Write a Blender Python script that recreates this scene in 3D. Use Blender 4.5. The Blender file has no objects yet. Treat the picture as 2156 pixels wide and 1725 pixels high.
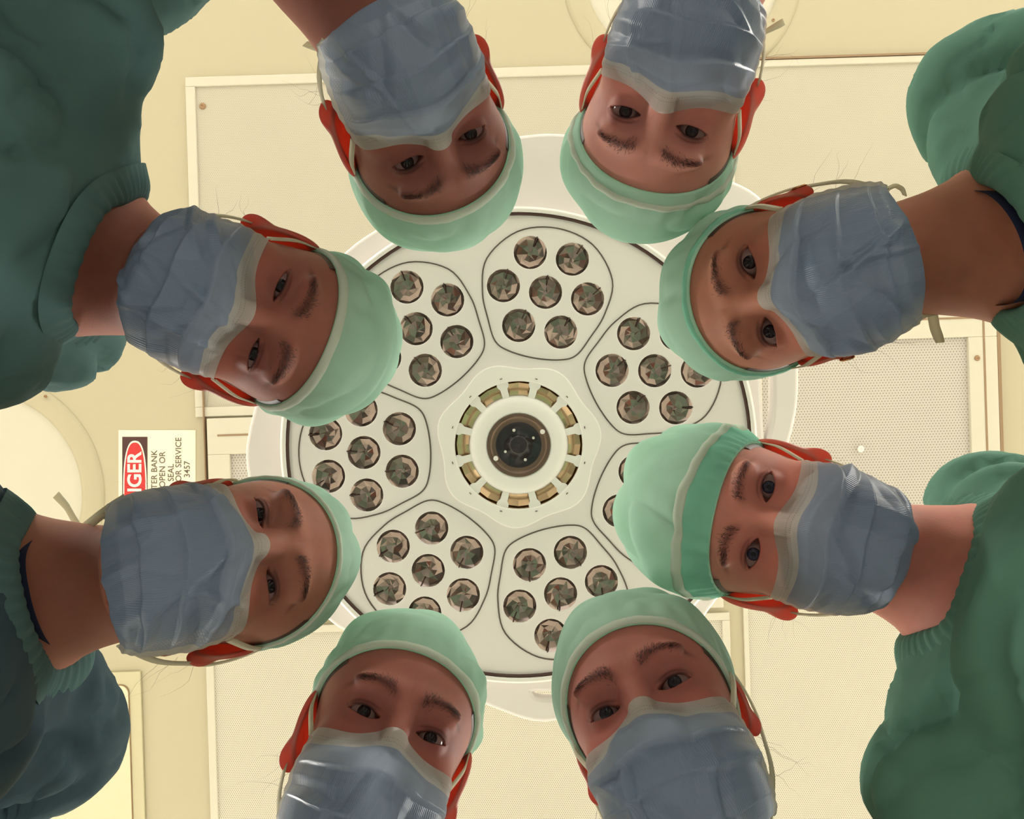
import bpy, bmesh, math, random
import numpy as np
import openvdb as vdb
from mathutils import Vector, Matrix

# ---------------------------------------------------------------- camera, light, exposure
S = bpy.context.scene
COL = S.collection
CAMZ = 0.75                    # the phone looks straight up from this height
F = 1677.0; CX, CY = 1078.0, 862.5
CEIL = 2.90
cam = bpy.data.cameras.new('camera'); camo = bpy.data.objects.new('camera', cam); COL.objects.link(camo)
camo.location = (0, 0, CAMZ); camo.rotation_euler = (math.pi, 0, 0)
cam.lens = F/2156*36; cam.sensor_width = 36; cam.clip_start = 0.02
S.camera = camo
S.view_settings.view_transform = 'Standard'; S.view_settings.look = 'None'
S.view_settings.gamma = 1; S.view_settings.use_curve_mapping = False
S.view_settings.exposure = 0.04
S.cycles.use_denoising = True; S.cycles.max_bounces = 8; S.cycles.transparent_max_bounces = 6
w = bpy.data.worlds.new('world'); S.world = w; w.use_nodes = True
w.node_tree.nodes['Background'].inputs[0].default_value = (1, .95, .85, 1)
w.node_tree.nodes['Background'].inputs[1].default_value = 0.4
PANEL_E = 9.0      # brightness of the four ceiling light diffusers
ADDED_WIN_E = 30.0      # added daylight from a made-up, unseen window
CEIL_E = 78.0

# ---------------------------------------------------------------- helpers
def lin(c):
    return tuple(((v/255)/12.92 if v/255 <= .04045 else ((v/255+.055)/1.055)**2.4) for v in c)
class NT:
    def __init__(s, name):
        s.m = bpy.data.materials.new(name); s.m.use_nodes = True
        s.t = s.m.node_tree; s.n = s.t.nodes; s.b = s.n['Principled BSDF']; s.out = s.n['Material Output']
    def node(s, ty, **k):
        n = s.n.new(ty)
        for a, v in k.items():
            if a.startswith('i_'):
                key = a[2:]; key = int(key) if key.isdigit() else key
                n.inputs[key].default_value = v
            else: setattr(n, a, v)
        return n
    def link(s, a, b): s.t.links.new(a, b)
    def math(s, op, a, b=None, c=None):
        n = s.n.new('ShaderNodeMath'); n.operation = op
        for i, v in enumerate((a, b, c)):
            if v is None: continue
            if isinstance(v, (int, float)): n.inputs[i].default_value = v
            else: s.link(v, n.inputs[i])
        return n.outputs[0]
    def mix(s, f, a, b):
        n = s.n.new('ShaderNodeMix'); n.data_type = 'RGBA'
        for i, v in ((0, f), (6, a), (7, b)):
            if isinstance(v, (int, float)): n.inputs[i].default_value = v
            elif isinstance(v, tuple): n.inputs[i].default_value = (*v[:3], 1)
            else: s.link(v, n.inputs[i])
        return n.outputs[2]
    def bump(s, h, strength, dist=.001):
        n = s.n.new('ShaderNodeBump'); n.inputs['Strength'].default_value = strength; n.inputs['Distance'].default_value = dist
        s.link(h, n.inputs['Height']); return n.outputs[0]
def simple(name, rgb, rough=.5, metal=0, emit=None, noise=0.05, scale=20, spec=None):
    s = NT(name); b = s.b
    b.inputs['Roughness'].default_value = rough; b.inputs['Metallic'].default_value = metal
    if spec is not None: b.inputs['Specular IOR Level'].default_value = spec
    c = lin(rgb)
    tc = s.node('ShaderNodeTexCoord'); nz = s.node('ShaderNodeTexNoise', i_Scale=scale, i_Detail=4.0)
    s.link(tc.outputs['Object'], nz.inputs['Vector'])
    s.link(s.mix(nz.outputs[0], tuple(v*(1-noise) for v in c), tuple(min(1, v*(1+noise)) for v in c)), b.inputs['Base Color'])
    if emit: b.inputs['Emission Color'].default_value = (*lin(rgb), 1); b.inputs['Emission Strength'].default_value = emit
    return s.m
def mesh(name, V, Fc, mat, parent=None, smooth=True, loc=None, uv=None, mats=None, fm=None, loose_quads=None):
    """V: world vertices. The object sits at loc (or its parent's root), vertices made relative."""
    me = bpy.data.meshes.new(name)
    V = np.asarray(V, dtype=np.float64)
    root = parent
    base = np.zeros(3)
    o = bpy.data.objects.new(name, me); COL.objects.link(o)
    if parent is not None:
        o.parent = parent; base = np.array(parent['_w'])
    elif loc is not None:
        base = np.array(loc, float); o.location = loc
    o['_w'] = list(map(float, base))
    Vr = V-base
    if isinstance(Fc, np.ndarray):
        n, k = Fc.shape
        me.vertices.add(len(Vr)); me.vertices.foreach_set('co', Vr.astype(np.float32).ravel())
        me.loops.add(n*k); me.loops.foreach_set('vertex_index', Fc.astype(np.int32).ravel())
        me.polygons.add(n); me.polygons.foreach_set('loop_start', np.arange(0, n*k, k, dtype=np.int32))
        me.update(calc_edges=True)
    else:
        me.from_pydata([tuple(v) for v in Vr], [], Fc); me.update()
    me.validate()
    me.polygons.foreach_set('use_smooth', [smooth]*len(me.polygons))
    for m in (mats or [mat]): me.materials.append(m)
    if fm is not None and len(fm) == len(me.polygons): me.polygons.foreach_set('material_index', np.asarray(fm, dtype=np.int32))
    if uv is not None:
        l = me.uv_layers.new(name='uv'); idx = np.empty(len(me.loops), dtype=np.int32); me.loops.foreach_get('vertex_index', idx)
        l.data.foreach_set('uv', np.asarray(uv)[idx].astype(np.float32).ravel())
    return o
def colattr(o, name, C):
    a = o.data.color_attributes.new(name, 'FLOAT_COLOR', 'POINT')
    a.data.foreach_set('color', np.concatenate([C, np.ones((len(C), 1))], 1).astype(np.float32).ravel())
def empty(name, loc):
    o = bpy.data.objects.new(name, None); COL.objects.link(o); o.location = loc; o['_w'] = list(map(float, loc)); return o
def tag(o, label=None, cat=None, group=None, kind=None):
    if label: o['label'] = label
    if cat: o['category'] = cat
    if group: o['group'] = group
    if kind: o['kind'] = kind
    return o
def box(x0, x1, y0, y1, z0, z1):
    V = [(x, y, z) for x in (x0, x1) for y in (y0, y1) for z in (z0, z1)]
    return V, [(0, 1, 3, 2), (4, 6, 7, 5), (0, 4, 5, 1), (2, 3, 7, 6), (0, 2, 6, 4), (1, 5, 7, 3)]
def bevel(o, w_, seg=2):
    m = o.modifiers.new('bevel', 'BEVEL'); m.width = w_; m.segments = seg; m.limit_method = 'ANGLE'; return o
def join(parts):
    V = []; Fc = []; k = 0
    for v, f in parts:
        V += list(map(tuple, v)); Fc += [tuple(i+k for i in q) for q in f]; k += len(v)
    return V, Fc
def gridfaces(nr, nc, wrap=False):
    i = np.arange(nr-1)[:, None]; j = np.arange(nc if wrap else nc-1)[None, :]
    a = i*nc+j; b = i*nc+(j+1) % nc
    return np.stack([a, b, b+nc, a+nc], -1).reshape(-1, 4)
def tube(P, r, n=8, cap=True):
    P = [Vector(p) for p in P]; V = []; Fc = []
    rr = r if hasattr(r, '__len__') else [r]*len(P)
    up = None
    for i, p in enumerate(P):
        d = (P[min(i+1, len(P)-1)]-P[max(i-1, 0)]).normalized()
        if up is None: up = d.orthogonal().normalized()
        up = (up-d*up.dot(d)).normalized(); sd = d.cross(up)
        for k in range(n):
            a = 2*math.pi*k/n; V.append(tuple(p+(up*math.cos(a)+sd*math.sin(a))*rr[i]))
    for i in range(len(P)-1):
        for k in range(n): Fc.append((i*n+k, i*n+(k+1) % n, (i+1)*n+(k+1) % n, (i+1)*n+k))
    if cap: Fc.append(tuple(range(n))[::-1]); Fc.append(tuple((len(P)-1)*n+k for k in range(n)))
    return V, Fc
def lathe(prof, n=48, c=(0, 0, 0), closed=False):
    V = [(c[0]+r*math.cos(2*math.pi*k/n), c[1]+r*math.sin(2*math.pi*k/n), c[2]+z) for r, z in prof for k in range(n)]
    Fc = [(i*n+k, i*n+(k+1) % n, (i+1)*n+(k+1) % n, (i+1)*n+k) for i in range(len(prof)-1) for k in range(n)]
    return V, Fc
def curve_plate(name, outlines, z0, thick, bev, mat, parent, res=1):
    """a flat plate with holes, filled from closed outlines, given real thickness and a bevel"""
    cu = bpy.data.curves.new(name, 'CURVE'); cu.dimensions = '2D'; cu.fill_mode = 'BOTH'
    cu.extrude = thick/2; cu.bevel_depth = bev; cu.bevel_resolution = 2
    for pts in outlines:
        sp = cu.splines.new('POLY'); sp.points.add(len(pts)-1); sp.use_cyclic_u = True
        for q, p in zip(sp.points, pts): q.co = (p[0], p[1], 0, 1)
    t = bpy.data.objects.new(name, cu); me = bpy.data.meshes.new_from_object(t); bpy.data.objects.remove(t)
    V = np.empty(len(me.vertices)*3); me.vertices.foreach_get('co', V); V = V.reshape(-1, 3)
    me2 = me; base = np.array(parent['_w'])
    V[:, 2] += z0; V -= base; me2.vertices.foreach_set('co', V.ravel())
    me2.materials.clear(); me2.materials.append(mat); me2.update()
    o = bpy.data.objects.new(name, me2); COL.objects.link(o); o.parent = parent; o['_w'] = list(map(float, base))
    return o
def circ(cx, cy, r, n=48, ph=0): return [(cx+r*math.cos(ph+2*math.pi*k/n), cy+r*math.sin(ph+2*math.pi*k/n)) for k in range(n)]
def cp(px, py, d): return ((px-CX)/F*d, (py-CY)/F*d, d+CAMZ)
def sines(P, freq, seed, n=14, aniso=(1, 1, 1)):
    r = np.random.RandomState(seed); K = r.randn(n, 3)*freq*np.array(aniso); ph = r.rand(n)*6.28
    return np.sin(P@K.T+ph).sum(1)/math.sqrt(n)

# ---------------------------------------------------------------- materials
def m_skin(name, rgb, red=.5):
    s = NT(name); b = s.b
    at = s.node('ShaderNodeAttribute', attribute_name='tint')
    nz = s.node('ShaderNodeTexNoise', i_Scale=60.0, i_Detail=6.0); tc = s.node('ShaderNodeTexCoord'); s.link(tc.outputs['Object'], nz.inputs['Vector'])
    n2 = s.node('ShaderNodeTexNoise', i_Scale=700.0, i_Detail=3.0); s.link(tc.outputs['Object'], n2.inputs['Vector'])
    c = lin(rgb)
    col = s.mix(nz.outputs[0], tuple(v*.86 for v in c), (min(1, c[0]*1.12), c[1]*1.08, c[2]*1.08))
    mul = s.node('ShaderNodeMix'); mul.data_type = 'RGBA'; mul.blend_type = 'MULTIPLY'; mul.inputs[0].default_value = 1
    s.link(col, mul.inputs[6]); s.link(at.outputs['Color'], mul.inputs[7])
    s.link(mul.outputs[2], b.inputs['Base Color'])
    b.inputs['Roughness'].default_value = .6; b.inputs['Specular IOR Level'].default_value = .2
    b.inputs['Subsurface Weight'].default_value = .6; b.inputs['Subsurface Radius'].default_value = (1, .3, .15)
    b.inputs['Subsurface Scale'].default_value = .008
    s.link(s.bump(n2.outputs[0], .25, .0006), b.inputs['Normal'])
    return s.m
def m_ear(name, rgb):
    s = NT(name); b = s.b; c = tuple(min(1, v*1.35) for v in lin(rgb))
    b.inputs['Base Color'].default_value = (*c, 1); b.inputs['Roughness'].default_value = .5
    tr = s.node('ShaderNodeBsdfTranslucent'); tr.inputs[0].default_value = (1, .22, .13, 1)
    at = s.node('ShaderNodeAttribute', attribute_name='tint'); sp = s.node('ShaderNodeSeparateXYZ'); s.link(at.outputs['Vector'], sp.inputs[0])
    mx = s.node('ShaderNodeMixShader'); s.link(s.math('MULTIPLY', sp.outputs[0], .50), mx.inputs[0]); s.link(b.outputs[0], mx.inputs[1]); s.link(tr.outputs[0], mx.inputs[2]); s.link(mx.outputs[0], s.out.inputs[0])
    return s.m
def m_cloth(name, rgb, trans=.35, tcol=None, bumpscale=500, rough=.85, noise=.12, nscale=30, streak=False):
    s = NT(name); b = s.b; c = lin(rgb)
    tc = s.node('ShaderNodeTexCoord'); nz = s.node('ShaderNodeTexNoise', i_Scale=float(nscale), i_Detail=6.0)
    mp = s.node('ShaderNodeMapping'); s.link(tc.outputs['Object'], mp.inputs[0]); mp.inputs['Scale'].default_value = (1, 1, 3) if streak else (1, 1, 1)
    s.link(mp.outputs[0], nz.inputs['Vector'])
    n2 = s.node('ShaderNodeTexNoise', i_Scale=float(bumpscale), i_Detail=3.0); s.link(mp.outputs[0], n2.inputs['Vector'])
    col = s.mix(nz.outputs[0], tuple(v*(1-noise) for v in c), tuple(min(1, v*(1+noise)) for v in c))
    s.link(col, b.inputs['Base Color']); b.inputs['Roughness'].default_value = rough
    b.inputs['Specular IOR Level'].default_value = .2
    s.link(s.bump(n2.outputs[0], .3, .0006), b.inputs['Normal'])
    if trans > 0:
        tr = s.node('ShaderNodeBsdfTranslucent')
        if tcol: tr.inputs[0].default_value = (*lin(tcol), 1)
        else: s.link(col, tr.inputs[0])
        mx = s.node('ShaderNodeMixShader', i_0=trans); s.link(b.outputs[0], mx.inputs[1]); s.link(tr.outputs[0], mx.inputs[2]); s.link(mx.outputs[0], s.out.inputs[0])
    return s.m
def m_mask():
    s = NT('mask_nonwoven'); b = s.b
    uv = s.node('ShaderNodeUVMap', uv_map='uv'); sep = s.node('ShaderNodeSeparateXYZ'); s.link(uv.outputs[0], sep.inputs[0])
    u, v = sep.outputs[0], sep.outputs[1]
    blue, white = lin((158, 176, 202)), lin((212, 214, 208))
    ribs = s.math('SINE', s.math('MULTIPLY', u, 620.0))
    nz = s.node('ShaderNodeTexNoise', i_Scale=9.0, i_Detail=4.0); s.link(uv.outputs[0], nz.inputs['Vector'])
    base = s.mix(nz.outputs[0], tuple(x*.82 for x in blue), tuple(x*1.12 for x in blue))
    ribf = s.math('MULTIPLY_ADD', ribs, .06, .06)
    base = s.mix(ribf, base, tuple(x*.55 for x in blue))
    lay = s.node('ShaderNodeAttribute', attribute_name='layers'); ls = s.node('ShaderNodeSeparateXYZ'); s.link(lay.outputs['Vector'], ls.inputs[0])
    base = s.mix(ls.outputs[0], base, tuple(x*k_ for x, k_ in zip(blue, (.50, .55, .62))))
    edge = s.math('MAXIMUM', s.math('LESS_THAN', v, .15), s.math('GREATER_THAN', s.math('ABSOLUTE', s.math('SUBTRACT', u, .5)), .478))
    edge = s.math('MAXIMUM', edge, s.math('GREATER_THAN', v, .975))
    col = s.mix(edge, base, white)
    def line(at_, wd):
        return s.math('LESS_THAN', s.math('ABSOLUTE', s.math('SUBTRACT', v, at_)), wd)
    dash = s.math('GREATER_THAN', s.math('SINE', s.math('MULTIPLY', u, 420.0)), -.1)
    st = s.math('MULTIPLY', s.math('MAXIMUM', line(.080, .0022), line(.108, .0022)), dash)
    col = s.mix(s.math('MULTIPLY', st, .55), col, lin((110, 105, 95)))
    # welded dots along both sides
    du = s.math('SINE', s.math('MULTIPLY', u, 560.0)); dv = s.math('SINE', s.math('MULTIPLY', v, 260.0))
    zone = s.math('MULTIPLY', s.math('GREATER_THAN', s.math('ABSOLUTE', s.math('SUBTRACT', u, .5)), .435), s.math('LESS_THAN', s.math('ABSOLUTE', s.math('SUBTRACT', u, .5)), .472))
    dots = s.math('MULTIPLY', zone, s.math('GREATER_THAN', s.math('MULTIPLY', du, dv), .35))
    col = s.mix(s.math('MULTIPLY', dots, .5), col, white)
    s.link(col, b.inputs['Base Color']); b.inputs['Roughness'].default_value = .42; b.inputs['Specular IOR Level'].default_value = .5
    s.link(s.bump(ribs, .35, .0003), b.inputs['Normal'])
    tr = s.node('ShaderNodeBsdfTranslucent'); s.link(s.mix(.3, col, (1, 1, 1)), tr.inputs[0])
    mx = s.node('ShaderNodeMixShader'); s.link(s.math('SUBTRACT', .66, s.math('MULTIPLY', ls.outputs[0], .34)), mx.inputs[0]); s.link(b.outputs[0], mx.inputs[1]); s.link(tr.outputs[0], mx.inputs[2]); s.link(mx.outputs[0], s.out.inputs[0])
    return s.m
def m_perf(name, rgb, pitch, hole, dark=.35, rot=0.0305):
    s = NT(name); b = s.b
    tc = s.node('ShaderNodeTexCoord'); mp = s.node('ShaderNodeMapping'); mp.inputs['Rotation'].default_value = (0, 0, rot)
    mp.inputs['Scale'].default_value = (1/pitch, 1/pitch, 1); s.link(tc.outputs['Object'], mp.inputs[0])
    sep = s.node('ShaderNodeSeparateXYZ'); s.link(mp.outputs[0], sep.inputs[0])
    x, y = sep.outputs[0], sep.outputs[1]
    def dots(ox, oy):
        fx = s.math('SUBTRACT', s.math('FRACT', s.math('ADD', x, 100+ox)), .5)
        fy = s.math('SUBTRACT', s.math('FRACT', s.math('MULTIPLY', s.math('ADD', y, 100+oy), 1/1.732)), .5)
        fy = s.math('MULTIPLY', fy, 1.732)
        r = s.math('SQRT', s.math('ADD', s.math('MULTIPLY', fx, fx), s.math('MULTIPLY', fy, fy)))
        return s.math('LESS_THAN', r, hole)
    d = s.math('MAXIMUM', dots(0, 0), dots(.5, .866))
    nz = s.node('ShaderNodeTexNoise', i_Scale=3.0, i_Detail=5.0); s.link(tc.outputs['Object'], nz.inputs['Vector'])
    c = lin(rgb); base = s.mix(nz.outputs[0], tuple(v*.95 for v in c), tuple(min(1, v*1.05) for v in c))
    s.link(s.mix(s.math('MULTIPLY', d, 1-dark), base, tuple(v*.12 for v in c)), b.inputs['Base Color'])
    b.inputs['Roughness'].default_value = .45
    return s.m
M = {}
M['mask'] = m_mask()
M['cap'] = m_cloth('cap_mint', (198, 236, 217), .5, tcol=(200, 244, 222), noise=.16, nscale=24, streak=True)
M['capdeep'] = m_cloth('cap_deep_mint', (146, 212, 188), .35, noise=.3, nscale=22)
M['band'] = m_cloth('white_binding', (216, 222, 208), .4, noise=.04)
M['strap'] = m_cloth('white_tie', (226, 222, 200), .5, noise=.04)
M['scrub'] = m_cloth('scrub_green', (98, 142, 126), .16, bumpscale=900, noise=.14, nscale=9)
M['scrubd'] = m_cloth('scrub_teal_dark', (82, 112, 112), .14, bumpscale=900, noise=.14, nscale=9)
M['slate'] = m_cloth('scrub_slate', (62, 82, 92), .10, bumpscale=900, noise=.14, nscale=9)
M['navy'] = m_cloth('navy_cotton', (46, 52, 78), .05, noise=.1)
M['hair'] = simple('hair_brown', (62, 44, 36), .55, noise=.3, scale=300)
M['brow'] = simple('brow_hair', (40, 26, 24), .7)
M['shoe'] = simple('shoe_white', (210, 208, 200), .5)
M['white'] = simple('lamp_white_enamel', (244, 238, 236), .38, noise=.012, scale=4)
M['whiteb'] = simple('lamp_boss_white', (250, 246, 242), .45, noise=.01, scale=4)
M['seam'] = simple('brown_gasket', (78, 52, 46), .6)
M['groove'] = simple('groove_line', (96, 84, 76), .6)
M['mirror'] = simple('reflector_metal', (142, 128, 120), .20, 1.0, noise=.12, scale=60)
M['mirrorb'] = simple('inner_reflector_metal', (206, 178, 142), .16, 1.0, noise=.1, scale=50)
M['dark'] = simple('dark_glass', (34, 28, 32), .2)
M['bezel'] = simple('bronze_bezel', (112, 92, 80), .32, .7)
M['dot'] = simple('white_dot', (236, 232, 226), .4)
M['paint'] = simple('ceiling_paint_cream', (190, 181, 154), .7, noise=.02, scale=2)
M['wall'] = simple('wall_paint', (236, 234, 224), .7, noise=.02, scale=2)
M['floor'] = simple('floor_vinyl', (206, 202, 194), .4, noise=.05, scale=6)
M['trim'] = simple('trim_enamel', (208, 203, 186), .45, noise=.01, scale=3)
M['line'] = simple('joint_shadow_strip', (150, 124, 96), .7)
M['perfA'] = m_perf('perforated_fine', (192, 186, 168), .0052, .16, .55)
M['perfE'] = m_perf('perforated_wide', (194, 188, 178), .0082, .20, .35)
M['perfC'] = m_perf('perforated_lower', (206, 201, 184), .0056, .22, .35)
M['screw'] = simple('screw_head', (158, 128, 98), .4, .5)
M['steel'] = simple('hatch_satin_metal', (222, 208, 180), .28, .75, noise=.03, scale=3)
M['metaltrim'] = simple('hatch_frame_metal', (196, 190, 160), .4, .5, noise=.02)
M['emit'] = simple('light_diffuser', (255, 250, 238), .5, emit=PANEL_E)
M['gold'] = simple('earring_gold', (196, 140, 96), .25, 1.0)
M['sheet'] = simple('label_sheet', (240, 236, 214), .6, noise=.01)
M['redsign'] = simple('sign_red', (206, 44, 44), .5, noise=.03)
M['blacksign'] = simple('sign_black', (72, 38, 34), .5)
M['ink'] = simple('label_ink', (108, 98, 84), .6)
M['tablepad'] = simple('bounce_sheet_white', (222, 222, 220), .8)  # kept white so the added table throws light up
M['eyewhite'] = None
def m_eye(iris):
    s = NT('eyeball'); b = s.b
    tc = s.node('ShaderNodeTexCoord'); sep = s.node('ShaderNodeSeparateXYZ'); s.link(tc.outputs['Object'], sep.inputs[0])
    x, y, z = sep.outputs
    r = s.math('SQRT', s.math('ADD', s.math('MULTIPLY', x, x), s.math('MULTIPLY', y, y)))
    front = s.math('GREATER_THAN', z, 0.0)
    def step(a, b_): # smooth 1 inside a
        n = s.node('ShaderNodeMapRange'); n.inputs[1].default_value = a; n.inputs[2].default_value = b_; n.inputs[3].default_value = 1; n.inputs[4].default_value = 0
        s.link(r, n.inputs[0]); return n.outputs[0]
    nz = s.node('ShaderNodeTexNoise', i_Scale=900.0, i_Detail=2.0); s.link(tc.outputs['Object'], nz.inputs['Vector'])
    ir = lin(iris)
    irc = s.mix(nz.outputs[0], tuple(v*.6 for v in ir), tuple(min(1, v*1.5) for v in ir))
    c = s.mix(s.math('MULTIPLY', step(.0056, .0061), front), lin((118, 92, 90)), tuple(v*.35 for v in ir))
    c = s.mix(s.math('MULTIPLY', step(.0048, .0054), front), c, irc)
    c = s.mix(s.math('MULTIPLY', step(.0020, .0024), front), c, (.004, .004, .005))
    s.link(c, b.inputs['Base Color']); b.inputs['Roughness'].default_value = .12; b.inputs['Specular IOR Level'].default_value = .14
    return s.m

# ---------------------------------------------------------------- room
ALPHA = math.radians(1.75)
def cr(a, b, d=CEIL-CAMZ):
    """ceiling-grid coordinates (a across, b along) to metres on the ceiling; the room stands 1.75 degrees off the camera's axes"""
    x = (a-CX)*math.cos(ALPHA)+(b-CY)*math.sin(ALPHA); y = -(a-CX)*math.sin(ALPHA)+(b-CY)*math.cos(ALPHA)
    return (x/F*d, y/F*d)
def slab(name, a0, a1, b0, b1, z0, z1, mat, parent=None, bev=0, d=CEIL-CAMZ, loc=None):
    V = [(*cr(a, b, d), z) for a in (a0, a1) for b in (b0, b1) for z in (z0, z1)]
    o = mesh(name, V, [(0, 1, 3, 2), (4, 6, 7, 5), (0, 4, 5, 1), (2, 3, 7, 6), (0, 2, 6, 4), (1, 5, 7, 3)], mat, parent, smooth=False, loc=loc)
    if bev: bevel(o, bev, 2)
    return o
ppm = F/(CEIL-CAMZ)
H = 3.1*ppm
slab('ceiling', CX-H, CX+H, CY-H, CY+H, CEIL, CEIL+.08, M['paint'])['kind'] = 'structure'
slab('floor', CX-H, CX+H, CY-H, CY+H, -.1, 0, M['floor'])['kind'] = 'structure'
T = .12*ppm
for nm, r in (('wall_west', (CX-H-T, CX-H, CY-H, CY+H)), ('wall_east', (CX+H, CX+H+T, CY-H, CY+H)), ('wall_south', (CX-H, CX+H, CY+H, CY+H+T))):
    slab(nm, *r, 0, CEIL, M['wall'])['kind'] = 'structure'
# north wall with an opening for the added window
for_n = [(CX-H, CX-1.5*ppm, 0, CEIL), (CX+1.5*ppm, CX+H, 0, CEIL), (CX-1.5*ppm, CX+1.5*ppm, 0, .9), (CX-1.5*ppm, CX+1.5*ppm, 2.3, CEIL)]
parts = []
for a0, a1, z0, z1 in for_n:
    V = [(*cr(a, b), z) for a in (a0, a1) for b in (CY-H-T, CY-H) for z in (z0, z1)]
    parts.append((V, [(0, 1, 3, 2), (4, 6, 7, 5), (0, 4, 5, 1), (2, 3, 7, 6), (0, 2, 6, 4), (1, 5, 7, 3)]))
V, Fc = join(parts); mesh('wall_north', V, Fc, M['wall'], smooth=False)['kind'] = 'structure'
def area(name, loc, rot, sx, sy, e, col=(1, .965, .90)):
    l = bpy.data.lights.new(name, 'AREA'); l.shape = 'RECTANGLE'; l.size = sx; l.size_y = sy; l.energy = e; l.color = col
    o = bpy.data.objects.new(name, l); COL.objects.link(o); o.location = loc; o.rotation_euler = rot; return o
wl = cr(CX, CY-H-.5*T); area('added_window_light', (wl[0], wl[1], 1.6), (math.radians(90), 0, -ALPHA), 2.9, 1.35, ADDED_WIN_E, (1, .96, .88))  # area light added to brighten the ceiling
t = empty('added_window_1', (wl[0], wl[1], .9)); t['kind'] = 'structure'  # made-up window around the added light, out of view
g_ = NT('added_window_glass'); g_.b.inputs['Base Color'].default_value = (.8, .88, .9, 1); g_.b.inputs['Roughness'].default_value = .05; g_.b.inputs['Transmission Weight'].default_value = 1.0
wb = CY-H-.85*T
slab('pane', CX-1.5*ppm, CX+1.5*ppm, wb-.006*ppm, wb, .9, 2.3, g_.m, t)
for a0, a1, z0, z1 in ((-1.5, 1.5, .9, .96), (-1.5, 1.5, 2.24, 2.3), (-1.5, -1.44, .96, 2.24), (1.44, 1.5, .96, 2.24), (-.03, .03, .96, 2.24)):
    slab('added_window_frame', CX+a0*ppm, CX+a1*ppm, wb-.02*ppm, wb+.03*ppm, z0, z1, M['trim'], t, .003)
# four recessed ceiling light fixtures, outside the picture
k = 0
for sx in (-1, 1):
    for sy in (-1, 1):
        a, b = CX+sx*2.05*ppm, CY+sy*1.75*ppm
        c = cr(a, b); t = empty('ceiling_light', (c[0], c[1], CEIL))
        tag(t, ['square white ceiling light fixture near the north wall, left', 'square white ceiling light fixture left, behind the instrument side', 'square white ceiling light fixture near the north wall, right', 'square white ceiling light fixture right, far side'][k], 'light', 'ceiling lights around the panels'); k += 1
        g = .32*ppm
        slab('diffuser', a-g, a+g, b-g, b+g, CEIL-.012, CEIL-.004, M['emit'], t)
        e_ = g+.03*ppm
        for nm, r in (('frame_rail', (a-e_, a+e_, b-e_, b-g)), ('frame_rail', (a-e_, a+e_, b+g, b+e_)), ('frame_rail', (a-e_, a-g, b-g, b+g)), ('frame_rail', (a+g, a+e_, b-g, b+g))):
            slab(nm, *r, CEIL-.018, CEIL, M['trim'], t)
        area('ceiling_lamp', (c[0], c[1], CEIL-.02), (0, 0, -ALPHA), .62, .62, CEIL_E)

def screw(px, py, r, mat=None, parent=None, z=None):
    d = CEIL-CAMZ; x, y, _ = cp(px, py, d); z = z if z is not None else CEIL
    r = r/F*d
    V, Fc = lathe([(r, 0), (r, -.0015), (r*.8, -.0035), (r*.35, -.0038), (r*.3, -.0022), (0.0001, -.0022)], 16, (x, y, z))
    return mesh('screw', V, Fc, mat or M['screw'], parent)
def panel(lab, a0, a1, b0, b1, mat, fw=22, ft=.010, framed=False, screws=()):
    c = cr((a0+a1)/2, (b0+b1)/2)
    t = empty('ceiling_panel', (c[0], c[1], CEIL)); tag(t, lab, 'ceiling panel')
    if framed:
        slab('perforated_sheet', a0+46, a1-60, b0+76, b1-46, CEIL-.006, CEIL, mat, t)
        rails = ((a0, a1, b0, b0+76), (a0, a1, b1-46, b1), (a0, a0+46, b0+76, b1-46), (a1-60, a1, b0+76, b1-46))
        for r in rails: slab('frame_rail', *r, CEIL-.016, CEIL, M['trim'], t, .002)
        # raised lip and the dark joints beside it
        for q, tb in ((30, 34),):
            for r in ((a0+q-8, a1-q+4, b0+tb, b0+tb+4), (a1-q, a1-q+4, b0+tb, b1-q)):
                slab('joint_line', *r, CEIL-.0172, CEIL-.012, M['line'], t)
    else:
        slab('perforated_sheet', a0, a1, b0, b1, CEIL-.004, CEIL, mat, t)
        for r in ((a0-fw, a1+fw, b0-fw, b0), (a0-fw, a1+fw, b1, b1+fw), (a0-fw, a0, b0, b1), (a1, a1+fw, b0, b1)):
            slab('frame_rail', *r, CEIL-ft, CEIL, M['trim'], t, .002)
    for s_ in screws: screw(*s_[:3], s_[3] if len(s_) > 3 else None, t, CEIL-(.016 if framed else .004))
    return t
panel('finely perforated cream ceiling panel with a rusty screw in its corner, above the upper heads', 434, 1508, 165, 838, M['perfA'], 20, screws=((428, 225, 7),))
panel('framed perforated ceiling panel half hidden behind the left side of the surgical lamp', 439, 1508, 862, 1290, M['perfE'], framed=True)
panel('perforated ceiling panel below the lamp, behind the two lower women', 436, 1505, 1318, 1960, M['perfC'], 16, screws=((1515, 1297, 8),))
panel('plain-looking cream perforated panel between the upper right heads, under a brown joint line', 1560, 2120, 160, 640, M['perfA'], 14)
panel('grey perforated panel in a mitred cream frame, right of the lamp', 1556, 2096, 664, 1190, M['perfE'], framed=True, screws=((2050, 755, 6), (1807, 945, 7, M['dot'])))
panel('bright perforated ceiling panel at lower right beside the green scrubs', 1560, 2120, 1216, 1960, M['perfC'], 10)
slab('trim_1', 1560, 2300, 141, 145, CEIL-.012, CEIL, M['line'])['kind'] = 'structure'
slab('trim_2', 2097, 2104, 664, 1960, CEIL-.014, CEIL, M['line'])['kind'] = 'structure'
slab('trim_3', 432, 434, 800, 1310, CEIL-.017, CEIL, M['line'])['kind'] = 'structure'
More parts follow.
